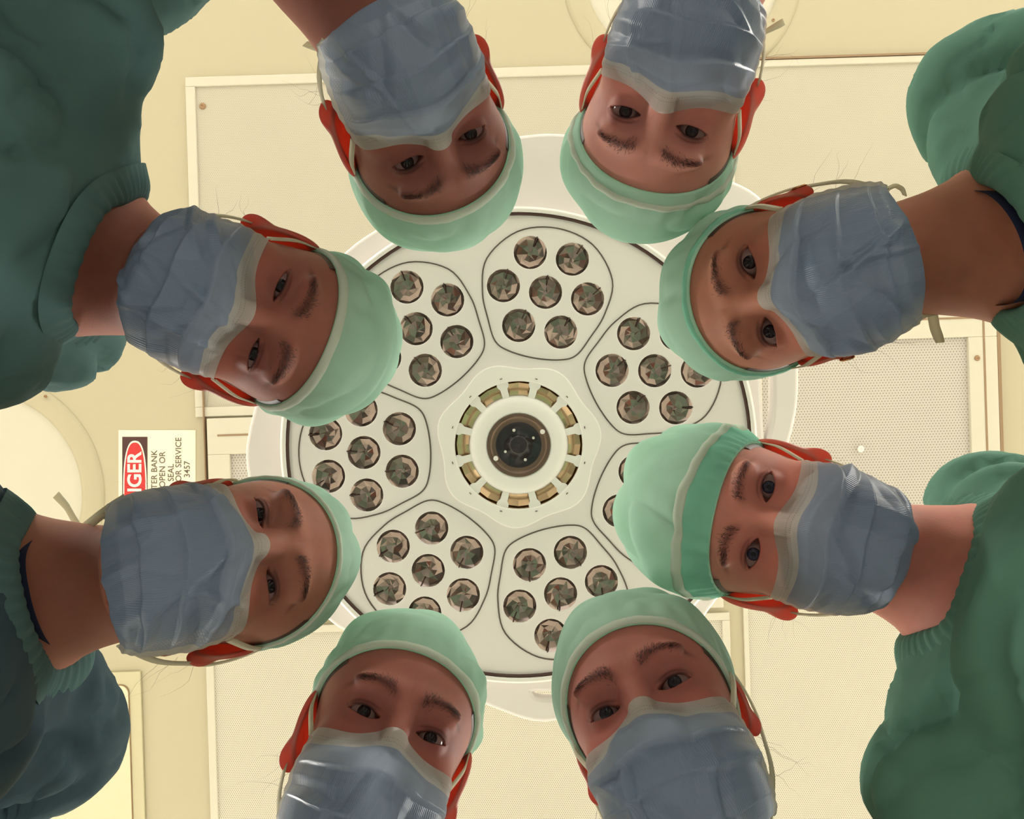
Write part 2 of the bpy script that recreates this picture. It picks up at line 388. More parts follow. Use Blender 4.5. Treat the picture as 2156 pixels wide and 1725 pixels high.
def dome(name, px, py, R, r, lab, scr):
    d = CEIL-CAMZ; x, y, _ = cp(px, py, d); R, r = R/F*d, r/F*d
    t = empty(name, (x, y, CEIL)); tag(t, lab, 'ceiling fixture')
    V, Fc = lathe([(R, 0), (R, -.002), (R-.012, -.006), (r+.03, -.010), (r+.012, -.012), (r, -.009), (r, -.001)], 96, (x, y, CEIL)); mesh('ring', V, Fc, M['paint'], t)
    V, Fc = lathe([(r, -.003), (r*.5, -.0045), (.0001, -.005)], 96, (x, y, CEIL)); mesh('cover_disc', V, Fc, M['trim'], t)
    screw(*scr, 3.5, None, t, CEIL-.011)
dome('round_ceiling_cover', -42, 1045, 262, 218, 'round cream ceiling cover with a wide ring, at the left beside the danger label', (101, 835))
dome('round_ceiling_cover', 1436, -64, 254, 206, 'round cream ceiling cover behind the upper right masked head', (1625, 47))
# stainless hatch lower left
t = empty('access_hatch', (*cr(170, 1600), CEIL)); tag(t, 'shiny satin metal access hatch with rounded inner door, lower left', 'hatch')
slab('frame', -60, 282, 1388, 1980, CEIL-.008, CEIL, M['metaltrim'], t, .002)
def rrect(a0, a1, b0, b1, r, n=6):
    P = []
    for ca, cb, ph in ((a1-r, b0+r, -90), (a1-r, b1-r, 0), (a0+r, b1-r, 90), (a0+r, b0+r, 180)):
        for i in range(n+1):
            an = math.radians(ph+90*i/n); P.append(cr(ca+r*math.cos(an), cb+r*math.sin(an)))
    return P
curve_plate('door', [rrect(-36, 256, 1416, 1950, 16)], CEIL-.0105, .004, .0008, M['steel'], t)
curve_plate('door_gap', [rrect(-38, 258, 1414, 1952, 17)], CEIL-.0086, .001, .0, M['line'], t)
# danger label
lx, ly, _ = cp(330, 1000, CEIL-CAMZ)
t = empty('warning_label', (lx, ly, CEIL)); tag(t, 'white DANGER sticker with red oval on the ceiling, above the left masked head', 'sign')
def pxslab(name, x0, x1, y0, y1, z0, z1, mat, parent):
    d = CEIL-CAMZ; V, Fc = box((x0-CX)/F*d, (x1-CX)/F*d, (y0-CY)/F*d, (y1-CY)/F*d, z0, z1); return mesh(name, V, Fc, mat, parent, smooth=False)
pxslab('sheet', 250, 412, 906, 1180, CEIL-.0012, CEIL, M['sheet'], t)
pxslab('header', 258, 311, 920, 1160, CEIL-.0018, CEIL-.001, M['blacksign'], t)
def ell(cx_, cy_, rx, ry, n=48, p=2.6):
    d = CEIL-CAMZ; P = []
    for k_ in range(n):
        a = 2*math.pi*k_/n; c_, s_ = math.cos(a), math.sin(a)
        P.append(((cx_+rx*math.copysign(abs(c_)**(2/p), c_)-CX)/F*d, (cy_+ry*math.copysign(abs(s_)**(2/p), s_)-CY)/F*d))
    return P
curve_plate('oval_border', [ell(285, 1040, 25, 112)], CEIL-.0022, .0006, 0, M['dot'], t)
curve_plate('oval', [ell(285, 1040, 22, 108)], CEIL-.0028, .0006, 0, M['redsign'], t)
def text(s_, px, py, size, mat, z, parent, bold=0.0):
    """reads upwards in the picture, starting at py"""
    cu = bpy.data.curves.new('txt', 'FONT'); cu.body = s_; cu.size = size; cu.extrude = .0002; cu.offset = bold
    o = bpy.data.objects.new('txt', cu); me = bpy.data.meshes.new_from_object(o); bpy.data.objects.remove(o)
    V = np.empty(len(me.vertices)*3); me.vertices.foreach_get('co', V); V = V.reshape(-1, 3)
    d = CEIL-CAMZ; x0, y0 = (px-CX)/F*d, (py-CY)/F*d
    W_ = np.stack([x0-V[:, 1], y0-V[:, 0], z-V[:, 2]], 1)-np.array(parent['_w'])
    me.vertices.foreach_set('co', W_.ravel()); me.materials.clear(); me.materials.append(mat); me.update()
    o = bpy.data.objects.new('lettering', me); COL.objects.link(o); o.parent = parent; o['_w'] = list(parent['_w']); return o
text('DANGER', 298, 1116, .052, M['dot'], CEIL-.0034, t, .0012)
text('FILTER BANK', 331, 1051, .0225, M['ink'], CEIL-.0016, t, .0002)
text('OPEN OR', 348, 1027, .0225, M['ink'], CEIL-.0016, t, .0002)
text('SEAL', 366, 1014, .0225, M['ink'], CEIL-.0016, t, .0002)
text('FOR SERVICE', 382, 1023, .0225, M['ink'], CEIL-.0016, t, .0002)
text('3457', 400, 1006, .0225, M['ink'], CEIL-.0016, t, .0002)

# ---------------------------------------------------------------- surgical lamp
LD = 1.15; LZ = CAMZ+LD; LC = cp(1092, 937, LD); U = LD/F
lamp = empty('surgical_lamp', (LC[0], LC[1], LZ))
tag(lamp, 'large round white surgical lamp with seven clusters of reflectors above the ring of people', 'lamp')
def L(x, y): return (LC[0]+(x)*U, LC[1]+(y)*U)
def Lc(cx_, cy_, r, n=48): return [L(cx_+r*math.cos(2*math.pi*k/n), cy_+r*math.sin(2*math.pi*k/n)) for k in range(n)]
# centres of the seven clusters and of their lenses (in units of U from the lamp centre)
pet = [80+51.43*i for i in range(7)]
lens = []
for A in pet:
    a = math.radians(A); c = (327*math.cos(a), -327*math.sin(a))
    lens.append(c)
    for k in range(6):
        b = math.radians(A+31+60*k); lens.append((c[0]+90*math.cos(b), c[1]-90*math.sin(b)))
def smooth_closed(P, n=8):
    out = []; m = len(P)
    for i in range(m):
        p0, p1, p2, p3 = [np.array(P[(i+j-1) % m], float) for j in range(4)]
        for k in range(n):
            t_ = k/n
            out.append(tuple(.5*((2*p1)+(-p0+p2)*t_+(2*p0-5*p1+4*p2-p3)*t_*t_+(-p0+3*p1-3*p2+p3)*t_**3)))
    return out
outl = [(530, 960), (548, 860), (575, 770), (640, 650), (738, 537), (832, 470), (930, 385), (1000, 330), (1090, 300), (1200, 296), (1350, 325), (1509, 382), (1600, 437), (1648, 560), (1664, 700), (1667, 830), (1650, 925), (1606, 1060), (1560, 1170), (1493, 1262), (1440, 1330), (1350, 1400), (1260, 1470), (1148, 1507), (1045, 1479), (930, 1425), (755, 1331), (684, 1279), (600, 1160), (552, 1060)]
HD = LD+.045; 
def HL(x, y): return ((x-CX)/F*HD, (y-CY)/F*HD)
house = smooth_closed([HL(*p) for p in outl], 5)
slotR = smooth_closed([HL(*p) for p in ((1560, 640), (1606, 600), (1624, 700), (1630, 800), (1626, 890), (1602, 960), (1594, 880), (1585, 760))], 5)
slotB = smooth_closed([HL(*p) for p in ((1112, 1452), (1125, 1444), (1200, 1446), (1214, 1455), (1200, 1472), (1130, 1472))], 5)
curve_plate('housing', [house, slotR, slotB], HD+CAMZ, .014, .006, M['white'], lamp)
V, Fc = lathe([(500*U, .03), (506*U, .012), (503*U, .002), (496*U, -.004), (490*U, -.003), (490*U, .01)], 128, (LC[0], LC[1], LZ)); mesh('rim', V, Fc, M['whiteb'], lamp)
V, Fc = lathe([(491*U, .006), (491*U, -.0015), (484*U, -.0015), (484*U, .006)], 128, (LC[0], LC[1], LZ)); mesh('gasket', V, Fc, M['seam'], lamp)
curve_plate('face_plate', [Lc(0, 0, 485, 128)]+[Lc(x, y, 37, 28) for x, y in lens]+[Lc(0, 0, 137.5, 72)], LZ+.004, .002, .0012, M['white'], lamp)
for A in pet:
    a = math.radians(A); c = (327*math.cos(a), -327*math.sin(a)); P = []
    base = [(0, 137), (35, 141), (70, 143), (100, 133), (125, 134), (144, 148), (158, 146), (180, 141), (202, 146), (216, 148), (235, 134), (260, 133), (290, 143), (325, 141)]
    for da, r in base:
        b = math.radians(A+da); P.append((c[0]+r*math.cos(b), c[1]-r*math.sin(b)))
    P = smooth_closed(P, 6); Q = [(*L(*p), LZ+.0016) for p in P]; Q.append(Q[0]); 
    V, Fc = tube(Q, .0011, 6, False); mesh('cluster_outline', V, Fc, M['groove'], lamp)
rng = random.Random(4)
for i, (x, y) in enumerate(lens):
    c = L(x, y); r0 = 37.5*U; n = 9; V = []; Fc = []; ph = rng.random()*6
    prof = [(1.0, .003), (.80, .0085), (.48, .0125), (.14, .0145)]
    for rr, z in prof:
        for k in range(n):
            a = ph+2*math.pi*k/n
            V.append((c[0]+r0*rr*math.cos(a)*(1+rng.uniform(-.03, .03)*(rr < .99)), c[1]+r0*rr*math.sin(a), LZ+z+rng.uniform(-.0007, .0007)*(rr < .99)))
    for q in range(len(prof)-1):
        for k in range(n): Fc.append((q*n+k, q*n+(k+1) % n, (q+1)*n+(k+1) % n, (q+1)*n+k))
    Fc.append(tuple((len(prof)-1)*n+k for k in range(n)))
    ref = mesh('reflector', V, Fc, M['mirror'], lamp, smooth=False)
    V, Fc = lathe([(r0, .0005), (r0*.985, -.0008), (r0*.94, -.0004), (r0*.93, .004), (r0*.99, .006)], 28, (c[0], c[1], LZ+.0028)); mesh('lens_ring', V, Fc, M['whiteb'], ref)
    ang = math.atan2(y, x)+rng.uniform(-.5, .5)
    V, Fc = tube([(c[0]+r0*.45*math.cos(ang), c[1]+r0*.45*math.sin(ang), LZ+.012), (c[0]+r0*.95*math.cos(ang), c[1]+r0*.95*math.sin(ang), LZ+.001)], .0009, 6); mesh('wire_pin', V, Fc, M['seam'], ref)
# central handle boss
def lob(k, r, am, n=140, ph=0): return [L((r+am*math.cos(7*(2*math.pi*q/n)+ph))*math.cos(2*math.pi*q/n), (r+am*math.cos(7*(2*math.pi*q/n)+ph))*math.sin(2*math.pi*q/n)) for q in range(n)]
curve_plate('central_boss', [lob(0, 165, 7, ph=1.2), Lc(0, 0, 137, 72)], LZ-.002, .006, .002, M['whiteb'], lamp)
V, Fc = lathe([(140*U, .004), (132*U, .016), (118*U, .019), (100*U, .016), (97*U, .004)], 24, (LC[0], LC[1], LZ)); mesh('inner_reflector', V, Fc, M['mirrorb'], lamp, smooth=False)
for k in range(12):
    a = 2*math.pi*(k+.5)/12; ca, sa = math.cos(a), math.sin(a)
    prof = [(92, -6), (121, -7), (126, -11), (131, -12), (134, -10), (136, -13), (141, -15), (141, 15), (136, 13), (134, 10), (131, 12), (126, 11), (121, 7), (92, 6)]
    sp = curve_plate('spoke', [[L(r*ca-t_*sa, r*sa+t_*ca) for r, t_ in prof]], LZ-.001, .004, .0006, M['whiteb'], lamp)
    V, Fc = tube([(*L(143*ca-2.5*sa, 143*sa+2.5*ca), LZ-.0078), (*L(143*ca+2.5*sa, 143*sa-2.5*ca), LZ-.0078)], .0006, 6); mesh('slot_mark', V, Fc, M['seam'], sp)
V, Fc = lathe([(106*U, .012), (103*U, -.002), (99*U, -.006), (88*U, -.009), (70*U, -.010), (66*U, -.008), (65*U, .0)], 72, (LC[0], LC[1], LZ)); mesh('hub_ring', V, Fc, M['whiteb'], lamp)
V, Fc = lathe([(66.5*U, -.0085), (64*U, -.0105), (58*U, -.006), (50*U, -.003), (48*U, -.0035)], 64, (LC[0], LC[1], LZ)); mesh('bezel', V, Fc, M['bezel'], lamp)
V, Fc = lathe([(49*U, -.003), (20*U, -.0036), (18*U, -.006), (15*U, -.0065), (8*U, -.0045), (.0001, -.0045)], 64, (LC[0], LC[1], LZ)); mesh('dark_disc', V, Fc, M['dark'], lamp)
for x, y, r in ((50, -28, 5.5), (-48, 28, 5.5), (-10, -31, 3.4), (31, -15, 3), (-28, 14, 3), (14, 31, 3.3)):
    V, Fc = lathe([(r*U, -.003), (r*U*.9, -.0105 if r > 4 else -.0055), (.0001, -.011 if r > 4 else -.006)], 16, (*L(x, y), LZ)); mesh('indicator_dot', V, Fc, M['dot'], lamp)
# back shell, pivot and pole up to the ceiling
V, Fc = lathe([(500*U, .03), (470*U, .07), (300*U, .10), (100*U, .115), (.0001, .115)], 96, (LC[0], LC[1], LZ)); mesh('back_shell', V, Fc, M['white'], lamp)
V, Fc = join([tube([(LC[0], LC[1], LZ+.10), (LC[0], LC[1], LZ+.3), (LC[0]+.08, LC[1], LZ+.42), (LC[0]+.08, LC[1], CEIL-.02)], .035, 20), lathe([(.12, -.0), (.12, -.03), (.04, -.05)], 32, (LC[0]+.08, LC[1], CEIL))]); mesh('support_arm', V, Fc, M['white'], lamp)

# ---------------------------------------------------------------- white-sheeted table added under the camera to bounce light onto the faces
t = empty('added_bounce_table', (0, 0, 0)); tag(t, 'unseen table added under the camera, its white sheet bouncing light upwards', 'table')
V, Fc = box(-.30, .30, -.34, .34, .60, .66); bevel(mesh('pad', V, Fc, M['tablepad'], t, smooth=False), .02, 3)
V, Fc = box(-.27, .27, -.31, .31, .56, .60); mesh('frame', V, Fc, M['steel'], t, smooth=False)
V, Fc = tube([(0, 0, .05), (0, 0, .56)], .09, 24); mesh('column', V, Fc, M['steel'], t)
V, Fc = box(-.22, .22, -.26, .26, 0, .06); bevel(mesh('base', V, Fc, M['steel'], t, smooth=False), .02, 2)

# ---------------------------------------------------------------- people
def ell_sd(p, c, r):
    q = p-np.array(c); r = np.array(r); k0 = np.linalg.norm(q/r, axis=-1); k1 = np.linalg.norm(q/(r*r), axis=-1)+1e-9
    return k0*(k0-1)/k1
def cap_sd(p, a, b, ra, rb):
    a = np.array(a, float); b = np.array(b, float); ab = b-a; h = np.clip(((p-a)@ab)/(ab@ab), 0, 1)
    return np.linalg.norm(p-a-h[..., None]*ab, axis=-1)-(ra+(rb-ra)*h)
def smin(a, b, k):
    h = np.clip(.5+.5*(b-a)/k, 0, 1); return b+(a-b)*h-k*h*(1-h)
def smax(a, b, k): return -smin(-a, -b, k)
EYE = np.array((.0312, 0, .0655)); ER = .0121
def head_sd(p, wd=1.0, lids=True):
    q = p.copy(); q[..., 0] = np.abs(q[..., 0])/wd
    d = ell_sd(q, (0, .036, -.012), (.0755, .078, .094))
    d = smin(d, ell_sd(q, (0, -.028, .018), (.0625, .082, .066)), .03)
    d = smin(d, ell_sd(q, (0, -.082, .045), (.036, .030, .036)), .03)
    d = smin(d, cap_sd(q, (.050, -.062, -.01), (.022, -.092, .045), .016, .018), .03)
    d = smin(d, ell_sd(q, (.040, -.034, .050), (.022, .020, .022)), .02)
    d = smin(d, ell_sd(q, (.024, .0235, .0755), (.026, .0075, .012)), .014)
    d = smax(d, -ell_sd(q, (.031, -.001, .098), (.021, .0145, .0215)), .012)
    d = smin(d, cap_sd(q, (0, .010, .078), (0, -.042, .106), .0075, .0125), .012)
    d = smin(d, cap_sd(q, (.011, -.046, .096), (.013, -.048, .088), .008, .009), .008)
    if lids:
        d = smin(d, np.linalg.norm(q-EYE, axis=-1)-(ER+.0013), .006)
    return d
def trace(f, O, D, tmax=.4, steps=60):
    t_ = np.zeros(len(O))
    for _ in range(steps):
        t_ = np.clip(t_+f(O+D*t_[:, None])*.85, 0, tmax)
    return t_
def trace_out(f, O, D, tmax, steps=60):
    """from inside outwards to the surface"""
    t_ = np.zeros(len(O))
    for _ in range(steps):
        t_ = np.clip(t_-f(O+D*t_[:, None])*.8, 0, tmax)
    return t_
def norm(v): v = np.asarray(v, float); return v/np.linalg.norm(v)
def vdb_mesh(f, lo, hi, h, adapt=0):
    lo = np.array(lo); n = np.ceil((np.array(hi)-lo)/h).astype(int)+1
    out = np.empty(n, np.float32)
    ys, zs = np.meshgrid(np.arange(n[1])*h+lo[1], np.arange(n[2])*h+lo[2], indexing='ij')
    for i in range(n[0]):
        P = np.stack([np.full(ys.shape, lo[0]+i*h), ys, zs], -1).reshape(-1, 3)
        out[i] = np.clip(f(P), -.05, .05).reshape(ys.shape)
    g = vdb.FloatGrid(background=.05); g.copyFromArray(out); p, q = g.convertToQuads(isovalue=0.0)
    return np.array(p)*h+lo, np.array(q)[:, ::-1].astype(np.int64)

# ear, once: local x outward, y up, z forward
def ear_sd(p):
    q = p.copy(); x, y, z = q[..., 0], q[..., 1], q[..., 2]
    zz = z+.004; yy = y-.004
    wz = .0175*(1+.30*np.clip(yy/.031, -1, 1)); rad = np.sqrt((zz/wz)**2+(yy/.031)**2)
    sheet = np.abs(x-.004-.010*np.clip(-z/.02, -1, 1))-.0016
    d = smax(sheet, (rad-1)*.02, .003)
    # helix rim
    xr = .006+.010*np.clip(-z/.02, -1, 1)
    helix = np.sqrt(((rad-.93)*.019)**2+(x-xr)**2)-.0026
    helix = smax(helix, -(z-.010)-.0, .004) if False else helix
    d = smin(d, helix, .002)
    anti = np.sqrt(((np.sqrt(((z+.002)/.0105)**2+((y+.001)/.018)**2)-1)*.012)**2+(x-xr-.0005)**2)-.0018
    d = smin(d, anti, .002)
    d = smin(d, ell_sd(q, (.004, -.022, .003), (.0034, .012, .010)), .008)
    return d
EV, EF = vdb_mesh(ear_sd, (-.012, -.045, -.035), (.028, .045, .03), .0009)

PEOPLE = [
 dict(id=1, ties=[([(642, 92, .80), (665, 100, .79), (705, 112, .77)], .0035)], ns=.065, R=[[-0.9033, 0.2979, 0.3086], [0.4268, 0.6961, 0.5774], [-0.0428, 0.6532, -0.7559]], T=(-.086, -.273, .761), N=(-.196, -.444, .75), yf=.056, skin=(138, 88, 78), iris=(34, 22, 22), puff=.010, pd=(.2, .3, 0), style='white', op=.75, scrub='scrubd',
      label='masked person upside down at top left of the ring, head tilted, white-edged mint cap'),
 dict(id=2, ties=[([(1596, 74, .78), (1622, 62, .79), (1650, 46, .80)], .0035)], ns=.05, R=[[-0.9429, -0.2386, -0.2324], [-0.3205, 0.84, 0.4378], [0.0907, 0.4873, -0.8685]], T=(.148, -.29, .777), N=(.215, -.47, .76), yf=.060, skin=(188, 130, 118), iris=(40, 30, 30), puff=.010, pd=(0, .2, 0), style='inner', op=.9, scrub='scrub',
      label='masked pale-skinned person upside down at top right of the ring, both red ears showing'),
 dict(id=3, es=0.72, ties=[([(1905, 690, .74), (1940, 660, .75), (2020, 640, .76), (2040, 632, .77)], .005), ([(1962, 652, .755), (1968, 690, .75), (1980, 722, .745)], .0045), ([(1862, 420, .75), (1868, 398, .76), (1885, 390, .765), (1900, 398, .765), (1905, 412, .76)], .0022)], ns=.048, R=[[-0.3105, -0.7408, -0.5957], [-0.945, 0.1726, 0.2778], [-0.103, 0.6492, -0.7536]], T=(.255, -.116, .738), N=(.43, -.150, .745), yf=.060, skin=(168, 112, 92), iris=(30, 22, 26), puff=.008, pd=(0, .2, 0), style='plain', op=1.15, scrub='scrub', under=True, ringear=True,
      label='masked woman at upper right with earrings, dark eyebrows and wide open eyes'),
 dict(id=4, ml=.94, ns=.018, R=[[0.2534, -0.9203, -0.298], [-0.9628, -0.21, -0.1701], [0.094, 0.33, -0.9393]], T=(.246, .112, .785), N=(.443, .165, .76), yf=.040, skin=(190, 126, 112), iris=(40, 38, 52), puff=0.016, pd=(.0, 1.0, 0), style='stripe', op=1.1, scrub='scrub',
      label='masked person at right in a tall puffy mint cap with a white stripe'),
 dict(id=5, es=0.7, ns=.06, R=[[0.8965, -0.2852, -0.3391], [-0.4379, -0.6868, -0.5801], [-0.0674, 0.6686, -0.7406]], T=(.129, .278, .707), N=(.215, .46, .72), yf=.058, skin=(164, 104, 94), iris=(40, 34, 40), puff=0.006, pd=(0, .2, 0), style='white', op=.8, scrub='scrub', wide=True,
      label='masked woman upright at bottom right of the ring, mint cap low over the ears'),
 dict(id=6, ns=.045, R=[[0.9207, 0.2818, 0.2702], [0.388, -0.7374, -0.5529], [0.0434, 0.6138, -0.7882]], T=(-.118, .312, .745), N=(-.2, .50, .74), yf=.062, skin=(158, 100, 90), iris=(32, 22, 24), puff=.009, pd=(0, .2, 0), style='white', op=.8, scrub='scrub',
      label='masked person upright at bottom left of the ring, red ears, strongly arched dark eyebrows'),
 dict(id=7, es=0.8, ties=[([(262, 1052, .69), (235, 1068, .70), (205, 1090, .72), (172, 1118, .75), (160, 1130, .76)], .005), ([(118, 1042, .80), (140, 1066, .79), (165, 1110, .77)], .004), ([(52, 1096, .80), (80, 1104, .79), (120, 1122, .78)], .0045)], ns=.025, R=[[0.2175, 0.7254, 0.6531], [0.9482, 0.0016, -0.3175], [-0.2314, 0.6884, -0.6875]], T=(-.256, .141, .725), N=(-.445, .170, .735), yf=.066, skin=(154, 102, 86), iris=(30, 20, 22), puff=0.0, pd=(0, .1, 0), style='thin', op=.5, scrub='slate', navy=True,
      label='masked woman at lower left beside the danger label, eyes nearly closed, navy collar'),
 dict(id=8, ml=.86, ns=-0.004, R=[[-0.3683, 0.8767, 0.3095], [0.9297, 0.3448, 0.1296], [0.0069, 0.3355, -0.942]], T=(-.229, -.085, .74), N=(-.425, -.150, .745), yf=.052, skin=(148, 94, 82), iris=(24, 16, 18), puff=0.004, pd=(0, .5, 0), style='white', op=.42, scrub='scrubd',
      label='masked woman at upper left with narrow dark eyes and ribbed green scrub collar'),
]
CAMV = np.array((0, 0, CAMZ))
def hb(x, c, w_): return np.exp(-((x-c)/w_)**2)

for P in PEOPLE:
    pid = P['id']; rs = np.random.RandomState(pid)
    R = np.array(P['R']); u_, s_, vt = np.linalg.svd(R); R = u_@vt
    T = np.array(P['T'])+CAMV; N = np.array(P['N'])+CAMV; N = N+np.array((*(norm((N-T)[:2])*P.get('ns', .035)), 0))
    W = lambda p: np.asarray(p)@R.T+T
    Linv = lambda p: (np.asarray(p)-T)@R
    Nl = Linv(N)
    # trunk frame
    radial = norm((*(N[:2]-0), 0)); down = norm((*(N-T)[:2], 0)); out = norm(radial*.4+down*.6)
    lat = R[:, 0]-out*(R[:, 0]@out); lat[2] = 0; lat = norm(lat)
    hip = np.array((*(N+out*.27)[:2], .98))
    hl, hr, tl = {3: (.155, .115, .075), 4: (.075, .180, .075), 7: (.155, .115, .075), 8: (.078, .178, .075)}.get(pid, (.165, .165, .050))
    ol, orr = {3: (.05, .03), 4: (.04, -.03), 8: (.04, .004)}.get(pid, (.03, .03))
    shL, shR = N+lat*hl+out*ol+np.array((0, 0, tl)), N-lat*hr+out*orr-np.array((0, 0, tl))
    axis = norm(hip-N)                      # down the trunk
    frontd = norm(np.cross(lat, axis)); 
    if frontd@(-out) < 0: frontd = -frontd
    root_loc = (hip[0], hip[1], 0.0)
    # ------------ body: crown to neck to upper chest in one sweep
    neck0 = np.array((0, -.045, -.018)); chestl = Linv(N+axis*.16)
    arms = []
    for sg, sh in ((1, shL), (-1, shR)):
        hp = hip+lat*sg*.10; elbow = sh+out*.24+lat*sg*.015+np.array((0, 0, -.17)); wrist = hp-out*.02+lat*sg*.02+np.array((0, 0, -.10))-out*.14
        arms.append((sh, elbow, wrist))
    nax = norm(T+R@neck0-N)     # up the neck
    fr = norm(frontd-nax*(frontd@nax)); lt = norm(np.cross(fr, nax)); 
    vdeep = {3: .07, 8: .06, 7: .03}.get(pid, .045)
    def Rc(th_): return .064+vdeep*np.clip(np.cos(th_), 0, 1)**5+.006*np.abs(np.sin(th_))
    def top_sd(p):
        d = cap_sd(p, shL, shR, .056, .056)
        for sg, sh_ in ((1, shL), (-1, shR)):
            d = smin(d, cap_sd(p, N+lat*sg*.070+axis*.09, hip+lat*sg*.065, .090, .090), .05)
            d = smin(d, cap_sd(p, N+lat*sg*.02+nax*.005, N+(sh_-N)*.85, .050, .046), .04)
        d = smin(d, cap_sd(p, N+axis*.12+frontd*.05, hip+frontd*.02, .10, .10), .06)
        d = smin(d, cap_sd(p, hip, hip+np.array((0, 0, -.10)), .13, .14), .06)
        d = smin(d, cap_sd(p, N+axis*.055+frontd*.012, N+axis*.15+frontd*.035, .062, .085), .05)
        for sh, el, wr in arms: d = smin(d, cap_sd(p, sh, sh+(el-sh)*.72, .056, .062), .03)
        return d
    def full_sd(p, chest=True):
        d = head_sd(p)
        d = smin(d, cap_sd(p, (0, -.03, -.032), Nl+(Nl-neck0)*.12, .050, .054), .035)
        # neck muscles and trapezius
        Ll, Rl = Linv(shL), Linv(shR)
        d = smin(d, cap_sd(p, Nl, Nl*.35+Ll*.65, .045, .035), .06)
        d = smin(d, cap_sd(p, Nl, Nl*.35+Rl*.65, .045, .035), .06)
        d = smin(d, cap_sd(p, Nl+(chestl-Nl)*.25, chestl, .07, .09), .05)
        if chest: d = smin(smin(d, cap_sd(p, neck0*.35+Nl*.65, Linv(N+axis*.09+frontd*.032), .046, .052), .04), top_sd(W(p))+.016, .03)
        return d
    th = np.concatenate([np.radians(np.linspace(-50, 50, 190)), np.radians(np.linspace(50, 310, 106))[1:-1]])
    nc = len(th)
    ys = np.concatenate([.1125-.075*(1-np.cos(np.linspace(.03, 1, 26)*math.pi/2)), np.linspace(.037, -.030, 86)[1:], np.linspace(-.030, -.045, 6)[1:]])
    O = []; D = []
    for y in ys:
        O.append(np.tile((0, y, -.012), (nc, 1))); D.append(np.stack([np.sin(th), 0*th, np.cos(th)], 1))
    nr = len(O); O = np.concatenate(O); D = np.concatenate(D)
    t_ = trace_out(lambda p: full_sd(p, False), O, D, .16)
    V = O+D*t_[:, None]
    # lids: open the almond, mark the colours
    gl = norm(Linv(CAMV)-EYE*np.array((0, 1, 1))); pitch = math.asin(gl[1])*.62
    ysh = ER*math.sin(pitch)*.75
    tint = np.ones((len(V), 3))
    frontm = (V[:, 2] > .03)
    ax = np.abs(V[:, 0])-EYE[0]; ay = V[:, 1]-ysh
    e = ax/.0150; arch = np.clip(1-e*e, 0, 1)
    op = P['op']; yu = .0054*op*arch**.8+.0008*ax/.015; yl = -.0044*(.35+.65*op)*arch+.0008*ax/.015
    ins = np.clip(np.minimum(yu-ay, ay-yl)/.0009, 0, 1)*(np.abs(e) < 1)*frontm
    V -= D*(ins*.0065)[:, None]
    # upper lid crease, colour fields
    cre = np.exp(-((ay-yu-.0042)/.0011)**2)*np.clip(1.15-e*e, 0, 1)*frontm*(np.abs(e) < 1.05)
    V -= D*(cre*.0009)[:, None]
    sock_shade = np.exp(-((ax)/.021)**2-((ay-.003)/.013)**2)*frontm  # eye socket shade, painted into the skin tint
    lidline = np.exp(-(np.minimum(np.abs(ay-yu), np.abs(ay-yl)*1.7)/.0011)**2)*np.clip(1.1-e*e, 0, 1)*frontm*(np.abs(e) < 1.05)
    brx = np.abs(V[:, 0])-.032; bry = V[:, 1]-(.0215+.0035*np.cos(brx/.02*1.2)-.0012*(brx/.02)**2*2)
    browm = np.exp(-(bry/(.0042*(1-.35*np.clip(brx/.025, -1, 1))))**2)*(1/(1+np.exp((np.abs(brx)-.021)/.0022)))*frontm
    cheek = np.exp(-((np.abs(V[:, 0])-.035)/.02)**2-((V[:, 1]+.022)/.014)**2)*frontm
    for m_, c_ in ((sock_shade, (.66, .54, .58)), (cre, (.6, .5, .5)), (lidline, (.28, .22, .24)), (browm, (.45, .38, .38)), (cheek, (1.05, .88, .86)), (ins, (.35, .25, .25))):
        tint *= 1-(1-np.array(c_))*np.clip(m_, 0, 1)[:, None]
    # hairline above the forehead and at the temples
    hl = 1/(1+np.exp(-(V[:, 1]-.001*0-(P['yf']+.012)+.0*V[:, 0])/.002))
    hl = np.maximum(hl, 1/(1+np.exp((V[:, 2]-.004)/.003))*(V[:, 1] > -.06))*(V[:, 1] > -.05)
    tint *= 1-(1-np.array((.38, .32, .32)))*hl[:, None]
    FV = W(V); Fc = gridfaces(nr, nc, True)[:, ::-1]
    top = len(FV); FV = np.vstack([FV, W([(0, .1142, -.012)])]); tint = np.vstack([tint, [.4, .35, .35]])
    tris = [(top, (j+1) % nc, j) for j in range(nc)]
    FL = [tuple(f) for f in Fc]; fm = [0]*len(FL)
    FL += [t3[::-1] for t3 in tris]; fm += [0]*nc
    FL.append(tuple(range((nr-1)*nc, nr*nc))[::-1]); fm.append(0)
    allV = [FV]; allT = [tint]; k0 = len(FV)
    # the neck and upper chest continue the same surface below the jaw
    def neck_sd(p):
        d = full_sd(p); sm = np.clip((p[:, 1]+.062)/.016, 0, 1); d = d+.0018*sm*sm*(3-2*sm)
        d = smax(d, p[:, 1]+.041, .002); return np.maximum(d, np.linalg.norm(p-Nl, axis=1)-.20)
    lo = np.minimum(Nl-.21, (-.09, -.2, -.09)); hi = np.maximum(Nl+.21, (.09, -.03, .10)); hi[1] = -.036
    nv, nf = vdb_mesh(neck_sd, lo, hi, .0048)
    allV.append(W(nv)); allT.append(np.ones((len(nv), 3))); FL += [tuple(f) for f in nf+k0]; fm += [0]*len(nf); k0 += len(nv)
